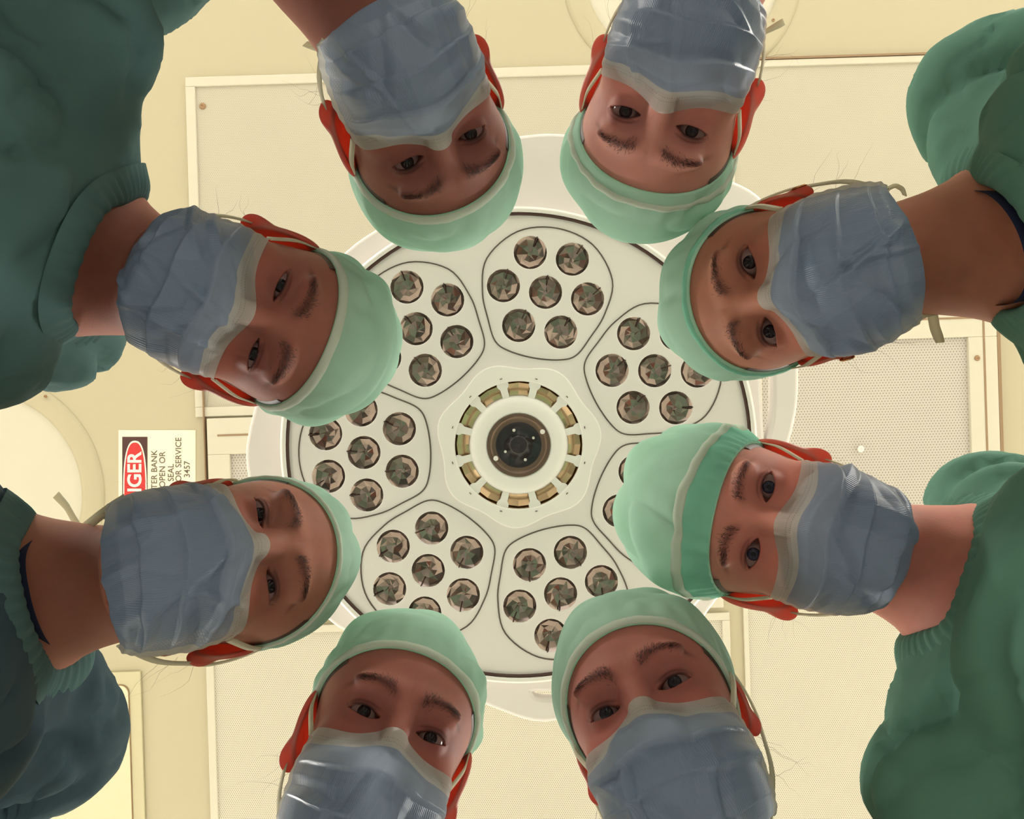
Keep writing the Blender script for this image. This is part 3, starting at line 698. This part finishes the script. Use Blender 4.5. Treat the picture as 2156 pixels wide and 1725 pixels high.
    for sg in (1, -1):
        an = math.radians(50)
        v = EV.copy(); v = v@np.array([[math.cos(an), 0, -math.sin(an)], [0, 1, 0], [math.sin(an), 0, math.cos(an)]])
        v = v*1.12*P.get('es', 1)+np.array((.0715, -.013, -.012)); v[:, 0] *= sg
        allV.append(W(v)); allT.append(np.repeat(np.clip(1.15-np.abs(np.sqrt(((EV[:, 2]+.004)/.0175)**2+((EV[:, 1]-.004)/.031)**2)-.93)*-6-1.0, .12, 1)[:, None], 3, 1))
        ff = EF+k0 if sg == 1 else EF[:, ::-1]+k0
        FL += [tuple(f) for f in ff]; fm += [1]*len(ff); k0 += len(v)
    # arms and hands (hands rest on the thighs)
    for sg, (sh, elbow, wrist) in zip((1, -1), arms):
        hd = norm(np.array((0, 0, -1.))-out*.3); hx = norm(np.cross(hd, -out)); pal = wrist+hd*.05
        def arm_sd(p, sh=sh, elbow=elbow, wrist=wrist, hd=hd, hx=hx, pal=pal, sg=sg):
            d = smin(cap_sd(p, sh, elbow, .047, .036), cap_sd(p, elbow, wrist, .037, .024), .02)
            hand = cap_sd(p, wrist, pal, .022, .028); hand = smin(hand, smin(cap_sd(p, pal-hx*.018, pal-hx*.018+hd*.03, .017, .014), cap_sd(p, pal+hx*.018, pal+hx*.018+hd*.03, .017, .014), .01), .02)
            d = smin(d, hand, .02)
            for q, (o_, ln) in enumerate(((-.030, .062), (-.010, .074), (.010, .070), (.029, .055))):
                b0 = pal+hx*o_+hd*.03; b1 = b0+hd*ln*.55+hx*o_*.15; b2 = b1+hd*ln*.45+out*.012
                d = smin(d, smin(cap_sd(p, b0, b1, .0092, .0083), cap_sd(p, b1, b2, .0083, .007), .003), .004)
            b0 = wrist+hd*.02-hx*sg*.02; b1 = b0+hd*.035-hx*sg*.028; b2 = b1+hd*.03-hx*sg*.008
            d = smin(d, smin(cap_sd(p, b0, b1, .012, .0105), cap_sd(p, b1, b2, .0105, .009), .004), .008)
            return d
        pp = np.array([sh, elbow, wrist, wrist+hd*.2]); lo, hi = pp.min(0)-.07, pp.max(0)+.07
        av, af = vdb_mesh(arm_sd, lo, hi, .005)
        allV.append(av); allT.append(np.ones((len(av), 3))); FL += [tuple(f) for f in af+k0]; fm += [0]*len(af); k0 += len(av)
    skin = m_skin('skin_%d' % pid, P['skin']); ear = m_ear('ear_skin_%d' % pid, P['skin'])
    body = mesh('person', np.vstack(allV), FL, skin, None, loc=root_loc, mats=[skin, ear], fm=fm)
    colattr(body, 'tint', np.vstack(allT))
    tag(body, P['label'], 'person', 'medical staff leaning over in a ring')
    # ------------ eyes
    for sg in (1, -1):
        c = W(EYE*np.array((sg, 1, 1))); g = norm(CAMV-c)
        gloc = norm(R.T@g); yaw = math.atan2(gloc[0], gloc[2]); gv = np.array((math.sin(yaw)*math.cos(pitch), math.sin(pitch), math.cos(yaw)*math.cos(pitch)))
        gw = norm(R@gv); upv = norm(R[:, 1]-gw*(R[:, 1]@gw)); xv = np.cross(upv, gw)
        Vs = []; n1, n2 = 24, 32
        for i in range(n1+1):
            a = math.pi*i/n1
            for j in range(n2): b = 2*math.pi*j/n2; rr = ER+(.0007*math.exp(-(a/.42)**4)); Vs.append((rr*math.sin(a)*math.cos(b), rr*math.sin(a)*math.sin(b), rr*math.cos(a)))
        me = bpy.data.meshes.new('eyeball'); me.from_pydata(Vs, [], [tuple(q) for q in gridfaces(n1+1, n2, True)]); me.polygons.foreach_set('use_smooth', [True]*len(me.polygons))
        if 'em' not in P: P['em'] = m_eye(P['iris'])
        me.materials.append(P['em']); o = bpy.data.objects.new('eyeball', me); COL.objects.link(o); o.parent = body
        mt = Matrix(((xv[0], upv[0], gw[0], c[0]-root_loc[0]), (xv[1], upv[1], gw[1], c[1]-root_loc[1]), (xv[2], upv[2], gw[2], c[2]-root_loc[2]), (0, 0, 0, 1)))
        o.matrix_basis = mt
    # ------------ brows and lashes
    hsd = lambda p: head_sd(p)
    for sg in (1, -1):
        n = 360; bx = rs.uniform(-.020, .0145, n); off = rs.randn(n)*.0024*(1-.5*np.clip(bx/.025, -1, 1))
        by = .0215+.0035*np.cos(bx/.02*1.2)-.0012*(bx/.02)**2*2+off
        Oo = np.stack([sg*(bx+.032), by, np.full(n, .2)], 1); tt = trace(hsd, Oo, np.tile((0, 0, -1.), (n, 1)))
        B = Oo+np.array((0, 0, -1.))*tt[:, None]-np.array((0, 0, .0006))
        dirv = np.stack([sg*np.clip(.35+bx/.03, .1, 1), np.clip(.25-bx/.02*.5, -.35, .42), np.full(n, .18)], 1)+rs.randn(n, 3)*.15
        dirv /= np.linalg.norm(dirv, axis=1)[:, None]; ln = rs.uniform(.0035, .0058, n)
        O2 = B+dirv*ln[:, None]*np.array((1, 1, 0)); O2[:, 2] = .2; t2_ = trace(hsd, O2, np.tile((0, 0, -1.), (n, 1))); B2 = O2-np.array((0, 0, 1.))*t2_[:, None]+np.array((0, 0, .0010)); sd_ = np.cross(dirv, (0, 0, 1.)); sd_ /= np.linalg.norm(sd_, axis=1)[:, None]
        wv = .00022
        V4 = np.stack([B-sd_*wv, B+sd_*wv, B+np.array((0, 0, .0004)), B2], 1).reshape(-1, 3)
        FF = [f for i in range(n) for f in ((4*i, 4*i+1, 4*i+3), (4*i+1, 4*i+2, 4*i+3), (4*i+2, 4*i, 4*i+3))]
        mesh('eyebrow', W(V4), FF, M['brow'], body)
        n = 46; e_ = np.linspace(-.98, .98, n); axx = e_*.0150; ar = np.clip(1-e_*e_, 0, 1)
        yy = .0054*op*ar**.8+.0008*axx/.015+ysh
        zz = EYE[2]+np.sqrt(np.maximum(0, (ER+.0012)**2-axx**2-yy**2)); 
        B = np.stack([sg*(axx+EYE[0]), yy, zz], 1); dv = np.stack([sg*e_*.5, np.full(n, .55), np.full(n, .9)], 1); dv /= np.linalg.norm(dv, axis=1)[:, None]
        B2 = B+dv*.0065; sdv = np.tile((1., 0, 0), (n, 1)); V4 = np.stack([B-sdv*.00022, B+sdv*.00022, B+np.array((0, .0003, 0)), B2], 1).reshape(-1, 3)
        FF = [f for i in range(n) for f in ((4*i, 4*i+1, 4*i+3), (4*i+1, 4*i+2, 4*i+3), (4*i+2, 4*i, 4*i+3))]
        mesh('eyelashes', W(V4), FF, M['brow'], body)
    # ------------ cap
    C0 = np.array((0, .03, -.010)); nth, nph = 180, 70
    tha = np.linspace(0, 2*math.pi, nth, endpoint=False)
    yf = P['yf']; cz = np.cos(tha)
    low = -.055 if P.get('wide') else -.034
    ye = np.where(cz > 0, .017+(yf-.017)*np.abs(cz)**1.0, .017+(.017-low)*-np.abs(cz))
    if P.get('wide'): ye = np.where(cz > 0, low+.02+(yf-low-.02)*np.abs(cz)**.75, low)
    if P['style'] == 'stripe': ye = np.where(cz > 0, .014+(yf-.014)*np.abs(cz), .014+(.030)*-np.abs(cz))
    phs = np.linspace(.02, math.pi*.86, 90)
    PH, TH = np.meshgrid(phs, tha, indexing='ij')
    Dd = np.stack([np.sin(PH)*np.sin(TH), np.cos(PH), np.sin(PH)*np.cos(TH)], -1).reshape(-1, 3)
    h0 = lambda p: head_sd(p, 1.0, False)
    tt = trace_out(h0, np.tile(C0, (len(Dd), 1)), Dd, .16, 30); yh = (C0+Dd*tt[:, None])[:, 1].reshape(len(phs), nth)
    phe = np.array([np.interp(-ye[j], -yh[:, j], phs) for j in range(nth)])
    kk = np.linspace(0.02, 1, nph)
    PH = kk[:, None]*phe[None, :]; TH = np.tile(tha, (nph, 1)); KK = np.tile(kk[:, None], (1, nth)).ravel()
    Dd = np.stack([np.sin(PH)*np.sin(TH), np.cos(PH), np.sin(PH)*np.cos(TH)], -1).reshape(-1, 3)
    tt = trace_out(h0, np.tile(C0, (len(Dd), 1)), Dd, .16, 30)
    HV = C0+Dd*tt[:, None]
    offs = .0030+(P['puff']*.75+.001)*np.sin(np.clip((1-KK)*1.9, 0, 1)*math.pi/2)
    offs = offs*(1+.16*sines(HV, 38, pid)*np.clip((1-KK)*4, 0, 1))
    fold = np.abs(sines(HV, 60, pid+20, 5, (1, 1, 1)))*.0032*np.clip((1-KK)*5, 0, 1)
    gather = (.0009 if P['style'] == 'stripe' else .0002)*np.cos(TH.ravel()*46+3*np.sin(TH.ravel()*3+pid))*np.exp(-((1-KK)/.10)**2)+.0009*np.cos(TH.ravel()*23+pid)*np.exp(-((1-KK-.16)/.09)**2)
    offs = offs+fold*(2.3 if P['style'] == 'stripe' else .8 if P.get('wide') else 1.3)+gather
    CV = HV+Dd*offs[:, None]+np.array(P['pd'])*.012*(np.sin(np.clip((1-KK), 0, 1)*math.pi/2)[:, None])
    def ringrow(k_, ex): # points on row by interpolation with extra offset
        i = k_*(nph-1); i0 = int(i); f_ = i-i0; g = CV.reshape(nph, nth, 3); d_ = Dd.reshape(nph, nth, 3)
        i1 = min(i0+1, nph-1)
        return g[i0]*(1-f_)+g[i1]*f_+(d_[i0])*ex
    fc = gridfaces(nph, nth, True); apex = len(CV); CVv = np.vstack([CV, CV[:nth].mean(0)])
    FF = [tuple(f) for f in fc]+[(apex, (j+1) % nth, j) for j in range(nth)]
    # rolled-in hem so the edge has depth
    hem = HV[-nth:]+Dd[-nth:]*.0008; hb0 = len(CVv); CVv = np.vstack([CVv, hem, HV[-2*nth:-nth]+Dd[-2*nth:-nth]*.0004])
    for j in range(nth):
        j2 = (j+1) % nth; FF.append(((nph-1)*nth+j, (nph-1)*nth+j2, hb0+j2, hb0+j)); FF.append((hb0+j, hb0+j2, hb0+nth+j2, hb0+nth+j))
    capo = mesh('surgical_cap', W(CVv), FF, M['cap'], body); 
    nn = {'white': (.945, 1.0), 'inner': (.875, .915), 'plain': (.955, .985), 'stripe': (.80, .845), 'thin': (.97, 1.0)}[P['style']]
    rows = [ringrow(nn[0]-.004, -.0006), ringrow(nn[0], .0012), ringrow((nn[0]+nn[1])/2, .0019), ringrow(nn[1], .0014), ringrow(min(1, nn[1]+.003), -.0008)]
    mesh('binding_band', W(np.vstack(rows)), gridfaces(5, nth, True), M['capdeep'] if P['style'] == 'plain' else M['band'], capo)
    if P['style'] == 'stripe':
        rows = [ringrow(q, .0008) for q in np.linspace(.85, .995, 6)]
        mesh('brow_band', W(np.vstack(rows)), gridfaces(6, nth, True), M['capdeep'], capo)
    # hair peeping out below the cap edge
    nh = 6; g = []
    for q in range(nh):
        phq = phe*(.97+.075*q/(nh-1)); dq = np.stack([np.sin(phq)*np.sin(tha), np.cos(phq), np.sin(phq)*np.cos(tha)], 1)
        t2 = trace_out(h0, np.tile(C0, (nth, 1)), dq, .16, 30); g.append(C0+dq*(t2+.0016*(1-q/(nh-1))**.5+.0001)[:, None])
    gv = np.vstack(g); sel = [f for f in gridfaces(nh, nth, True) if (np.cos(tha[f[0] % nth]) < .62)]
    mesh('hair', W(gv), [tuple(f) for f in sel], M['hair'], body)
    for q in range(10):
        sg = 1 if q < 5 else -1
        if q in (0, 5): hv, hf = [], []
        a0 = np.array((sg*(.068+rs.rand()*.008), -.02-rs.rand()*.05, -.02-rs.rand()*.02)); pts_ = [a0]; dr = norm((sg*(.8+rs.rand()*.5), -.6+rs.randn()*.5, -.2+rs.randn()*.4))
        for s__ in range(6): dr = norm(dr+rs.randn(3)*.30+np.array((0, -.12, -.1))); pts_.append(pts_[-1]+dr*rs.uniform(.004, .011))
        v, f = tube(W(np.array(pts_)), [.00014*(1-i/7.5) for i in range(7)], 3, False); hf += [tuple(i+len(hv) for i in x) for x in f]; hv += v
        if q in (4, 9): mesh('loose_hair', hv, hf, M['hair'], body)
    # ------------ mask
    ns, nt_ = 121, 121
    sv = np.linspace(-1, 1, ns); tv = np.linspace(0, 1, nt_)
    TT, SS = np.meshgrid(tv, sv, indexing='ij'); s1, t1 = SS.ravel(), TT.ravel()
    X = np.interp(t1, [0, .3, .6, .85, 1], [.0665, .070, .067, .060, .052])
    ytop = -.011-.013*(1-np.exp(-(s1/.36)**2))+.002*np.abs(s1)**3
    ycen = np.interp(t1, [0, .12, .25, .4, .55, .7, .82, .92, 1], [0, .014, .032, .054, .075, .094, .106, .111, .109])
    yb = ytop*(1-t1)-.020*t1-ycen*(1-.22*np.abs(s1)**2.2)*P.get('ml', 1)
    zc = np.interp(t1, [0, .1, .22, .4, .55, .7, .82, .92, 1], [.095, .110, .127, .131, .129, .120, .103, .078, .046])
    zs = np.interp(t1, [0, .3, .6, 1], [.030, .020, .016, .018])
    ex = np.interp(t1, [0, .15, .4, 1], [1.7, 2.0, 2.5, 2.3])
    zp = zs+(zc-zs)*np.clip(1-np.abs(s1)**ex, 0, 1)**.62
    x1 = s1*X
    Oo = np.stack([x1, np.maximum(yb, -.105), np.full(len(x1), .2)], 1); tf = trace(lambda p: head_sd(p, 1.0, True), Oo, np.tile((0, 0, -1.), (len(Oo), 1)), .2, 40)
    zf = .2-tf+.0032; zf = np.where(tf >= .199, -1, zf)
    zm = -smin(-zf, -zp, .006); zm = np.where(t1 < .12, np.where(np.abs(s1) < .8, np.maximum(zf, zp*(t1/.12)+zf*(1-t1/.12)), zm), zm)
    MP = np.stack([x1, yb, zm], 1)
    G = MP.reshape(nt_, ns, 3); du = np.gradient(G, axis=1); dv = np.gradient(G, axis=0); Nn = np.cross(dv, du).reshape(-1, 3); Nn /= np.linalg.norm(Nn, axis=1)[:, None]+1e-9
    Nn *= np.sign((Nn*np.stack([x1, yb*0-.02+yb*.2, np.full(len(x1), .06)], 1)).sum(1))[:, None]
    side = (1-np.abs(s1)**5); tfade = np.clip(t1/.13, 0, 1)*np.clip((1-t1)/.10, .05, 1)
    disp = np.zeros(len(s1))
    tw = t1+.05*s1*rs.uniform(-1, 1)+.04*s1**2*rs.uniform(.2, 1)
    t_first = .27+.05*rs.rand()
    lay = 1/(1+np.exp(-(tw-t_first-.004)/.006))*(1/(1+np.exp((np.abs(s1)-.90)/.012)))
    lay = lay*(.86+.14*(sines(np.stack([s1, t1, 0*s1], 1), 3.5, pid+77)>-.2))
    for tj, am in ((t_first, .0065), (.49+rs.rand()*.05, .0055), (.70+rs.rand()*.04, .0040)):
        x_ = (tw-tj); disp += am*np.where(x_ < 0, np.clip(1+x_/.15, 0, 1), np.clip(1-x_/.012, 0, 1))*side
    for q in range(13):
        an = rs.uniform(0, math.pi); nx, ny = math.cos(an), math.sin(an); cxx, cyy = rs.uniform(-.9, .9), rs.uniform(.2, .95)
        dn = (s1-cxx)*nx+(t1-cyy)*ny*1.6; dt_ = -(s1-cxx)*ny+(t1-cyy)*nx*1.6
        wd_ = rs.uniform(.05, .16); disp += rs.uniform(.003, .0080)*rs.choice((-1, 1, 1))*np.clip(1-np.abs(dn)/wd_, 0, 1)*np.exp(-(dt_/rs.uniform(.25, .6))**2)
    disp += .0008*sines(np.stack([s1, t1, 0*s1], 1), 6, pid+50)
    disp *= tfade*np.clip((1-np.abs(s1))/.10, 0, 1)**.7; disp = np.where(disp < 0, disp*.7, disp); disp = .009*np.tanh(disp/.009)*np.interp(t1, [0, .72, .9, 1], [1, 1, .45, .3])
    # gathers where the strap pulls the sides
    disp += .0004*np.sin(t1*60+pid)*np.clip((np.abs(s1)-.8)/.2, 0, 1)
    MV = MP+Nn*disp[:, None]
    uvm = np.stack([(s1+1)/2, t1], 1)
    # folded edge for a real rim
    masko = mesh('face_mask', W(MV), gridfaces(nt_, ns), M['mask'], body, uv=uvm)
    colattr(masko, 'layers', np.repeat(np.clip(lay, 0, 1)[:, None], 3, 1))
    for sg in (1, -1):
        GG = MV.reshape(nt_, ns, 3); cidx = ns-1 if sg > 0 else 0; up_, lo_ = GG[1, cidx], GG[-3, cidx]
        earb = np.array((sg*.083, .004, -.020)); eart = np.array((sg*.079, .020, -.006)); earl = np.array((sg*.080, -.032, -.018))
        Pp = [up_, up_*.5+eart*.5+np.array((sg*.004, .002, .002)), eart, earb+np.array((0, 0, -.008)), earb+np.array((0, -.02, -.014)), earl, earl*.5+lo_*.5+np.array((sg*.006, -.004, 0)), lo_]
        Pp = np.array(Pp); tt_ = np.linspace(0, len(Pp)-1, 40); cu_ = np.stack([np.interp(tt_, range(len(Pp)), Pp[:, a]) for a in range(3)], 1)
        for _ in range(3): cu_[1:-1] = (cu_[:-2]+cu_[1:-1]*2+cu_[2:])/4
        tg = np.gradient(cu_, axis=0); tg /= np.linalg.norm(tg, axis=1)[:, None]; on = np.stack([np.full(40, sg*1.), np.zeros(40), np.full(40, .25)], 1); wv = np.cross(tg, on); wv /= np.linalg.norm(wv, axis=1)[:, None]
        hwd = .0034; th_ = .0006; on = np.cross(wv, tg)
        VV = np.concatenate([cu_+wv*hwd+on*th_, cu_-wv*hwd+on*th_, cu_-wv*hwd-on*th_, cu_+wv*hwd-on*th_])
        VV = VV.reshape(4, 40, 3).transpose(1, 0, 2).reshape(-1, 3)
        mesh('ear_loop', W(VV), gridfaces(40, 4, True), M['strap'], masko)
    # ------------ scrub top
    def cut_sd(p):
        q = p-N; a_ = q@nax; r_ = q-a_[:, None]*nax; rad = np.linalg.norm(r_, axis=1); th_ = np.arctan2(r_@lt, r_@fr)
        return np.maximum(np.maximum((rad-Rc(th_))*.8, -a_-.14), -(top_sd(p)+.026))
    pp = np.array([shL, shR, hip, N]+[a[0]+(a[1]-a[0])*.72 for a in arms]); lo, hi = pp.min(0)-.2, pp.max(0)+.2
    sv_, sf_ = vdb_mesh(lambda p: smax(top_sd(p), -cut_sd(p), .006), lo, hi, .0085)
    wr_ = .008+.0095*sines(sv_, 15, pid+3, 10, (1, 1, .6))-.0125*np.exp(-(sines(sv_, 22, pid+9, 7)/.22)**2)-.0045*np.exp(-(sines(sv_, 42, pid+31, 6)/.16)**2)+.0010*sines(sv_, 90, pid, 8); wr_ = np.maximum(wr_, -.006)
    e3 = 1e-3; nrm = np.stack([top_sd(sv_+np.eye(3)[a]*e3)-top_sd(sv_-np.eye(3)[a]*e3) for a in range(3)], 1); nrm /= np.linalg.norm(nrm, axis=1)[:, None]+1e-9
    ncd = np.clip(cut_sd(sv_)/.04, 0, 1)
    sv_ = sv_+nrm*(wr_*ncd)[:, None]
    smat = M[P['scrub']]
    sco = mesh('scrub_top', sv_, sf_, smat, body)
    # collar band round the neck opening, gathered
    nn_ = 220; tha2 = np.linspace(0, 2*math.pi, nn_, endpoint=False); rows = []
    widths = np.linspace(-.004, .030, 9)
    for qi, w_ in enumerate(widths):
        rr = Rc(tha2)+w_; Oo = N+nax*.16+(np.cos(tha2)*rr)[:, None]*fr+(np.sin(tha2)*rr)[:, None]*lt
        tt = trace(top_sd, Oo, np.tile(-nax, (nn_, 1)), .30, 60)
        lift = .0055*math.sin(math.pi*min(1, max(0, (qi)/8))**.6)+.0005
        ple = .0016*np.cos(tha2*52+2*np.sin(5*tha2))*math.sin(math.pi*min(1, qi/8))
        rows.append(Oo-nax*tt[:, None]+nax*(lift+ple)[:, None])
    rows.insert(0, rows[0]-nax*.03)
    cband = mesh('collar_band', np.vstack(rows), gridfaces(len(rows), nn_, True), M['scrubd'] if pid == 7 else smat, sco)
    if P.get('under') or P.get('navy'):
        rows = []
        for q, w_ in enumerate((-.010, -.011, -.006)):
            rr = Rc(tha2)*1.0+w_; Oo = N+nax*.16+(np.cos(tha2)*rr)[:, None]*fr+(np.sin(tha2)*rr)[:, None]*lt
            tt = trace(top_sd, Oo, np.tile(-nax, (nn_, 1)), .30, 60); rows.append(Oo-nax*tt[:, None]+nax*(.004-.02*q))
        mesh('undershirt_edge', np.vstack(rows), gridfaces(3, nn_, True), M['navy'], sco)
    # ------------ trousers and shoes
    ank = [hip+lat*sg*.11+np.array((0, 0, -.90)) for sg in (1, -1)]
    def leg_sd(p):
        d = cap_sd(p, hip+lat*.06, hip-lat*.06, .105, .105)
        for sg, an in zip((1, -1), ank):
            kn = hip+lat*sg*.105+np.array((0, 0, -.46))-out*.02
            d = smin(d, smin(cap_sd(p, hip+lat*sg*.09+np.array((0, 0, -.06)), kn, .095, .070), cap_sd(p, kn, an, .070, .062), .03), .03)
        return d
    pp = np.array([hip, *ank]); lo, hi = pp.min(0)-.2, pp.max(0)+.16
    lv, lf = vdb_mesh(leg_sd, lo, hi, .014); lv = lv+np.stack([.004*sines(lv, 22, pid), .004*sines(lv, 22, pid+1), 0*lv[:, 0]], 1)
    mesh('trousers', lv, lf, smat, body)
    for an in ank:
        toe = an-out*.15; 
        def shoe_sd(p, an=an, toe=toe):
            d = smin(cap_sd(p, (*(an+out*.05)[:2], .045), (*toe[:2], .035), .040, .034), cap_sd(p, (*an[:2], .05), (*an[:2], .10), .042, .045), .03)
            return smax(d, .004-p[:, 2], .004)
        pp = np.array([an+out*.12, toe]); sv2, sf2 = vdb_mesh(shoe_sd, (*(pp.min(0)[:2]-.1), -.01), (*(pp.max(0)[:2]+.1), .18), .006)
        mesh('shoe', sv2, sf2, M['shoe'], body)
    # small things seen on single people
    for pts_, wd_ in P.get('ties', ()):
        Q = np.array([cp(*q) for q in pts_], float); tq = np.linspace(0, len(Q)-1, 24); Q = np.stack([np.interp(tq, range(len(Q)), Q[:, a]) for a in range(3)], 1)
        for _ in range(2): Q[1:-1] = (Q[:-2]+Q[1:-1]*2+Q[2:])/4
        tg = np.gradient(Q, axis=0); tg /= np.linalg.norm(tg, axis=1)[:, None]; tw_ = np.linspace(0, 1.2, 24); on = np.stack([.5*np.sin(tw_*3), .3*np.cos(tw_*2), np.ones(24)], 1)
        wv = np.cross(tg, on); wv /= np.linalg.norm(wv, axis=1)[:, None]; on = np.cross(wv, tg)
        VV = np.stack([Q+wv*wd_+on*.0004, Q-wv*wd_+on*.0004, Q-wv*wd_-on*.0004, Q+wv*wd_-on*.0004], 1).reshape(-1, 3)
        mesh('loose_tie', VV, gridfaces(24, 4, True), M['strap'], masko)
    if P.get('ringear'):
        for sg in (1, -1):
            cpos = W((sg*.0805, -.0325, -.004)); Q = [cpos+.006*(math.cos(a)*R[:, 1]+math.sin(a)*R[:, 2]) for a in np.linspace(0, 2*math.pi, 20)]
            V_, F_ = tube(Q, .0010, 8, False); mesh('earring', V_, F_, M['gold'], body)
for o in list(bpy.data.objects):
    if '_w' in o: del o['_w']
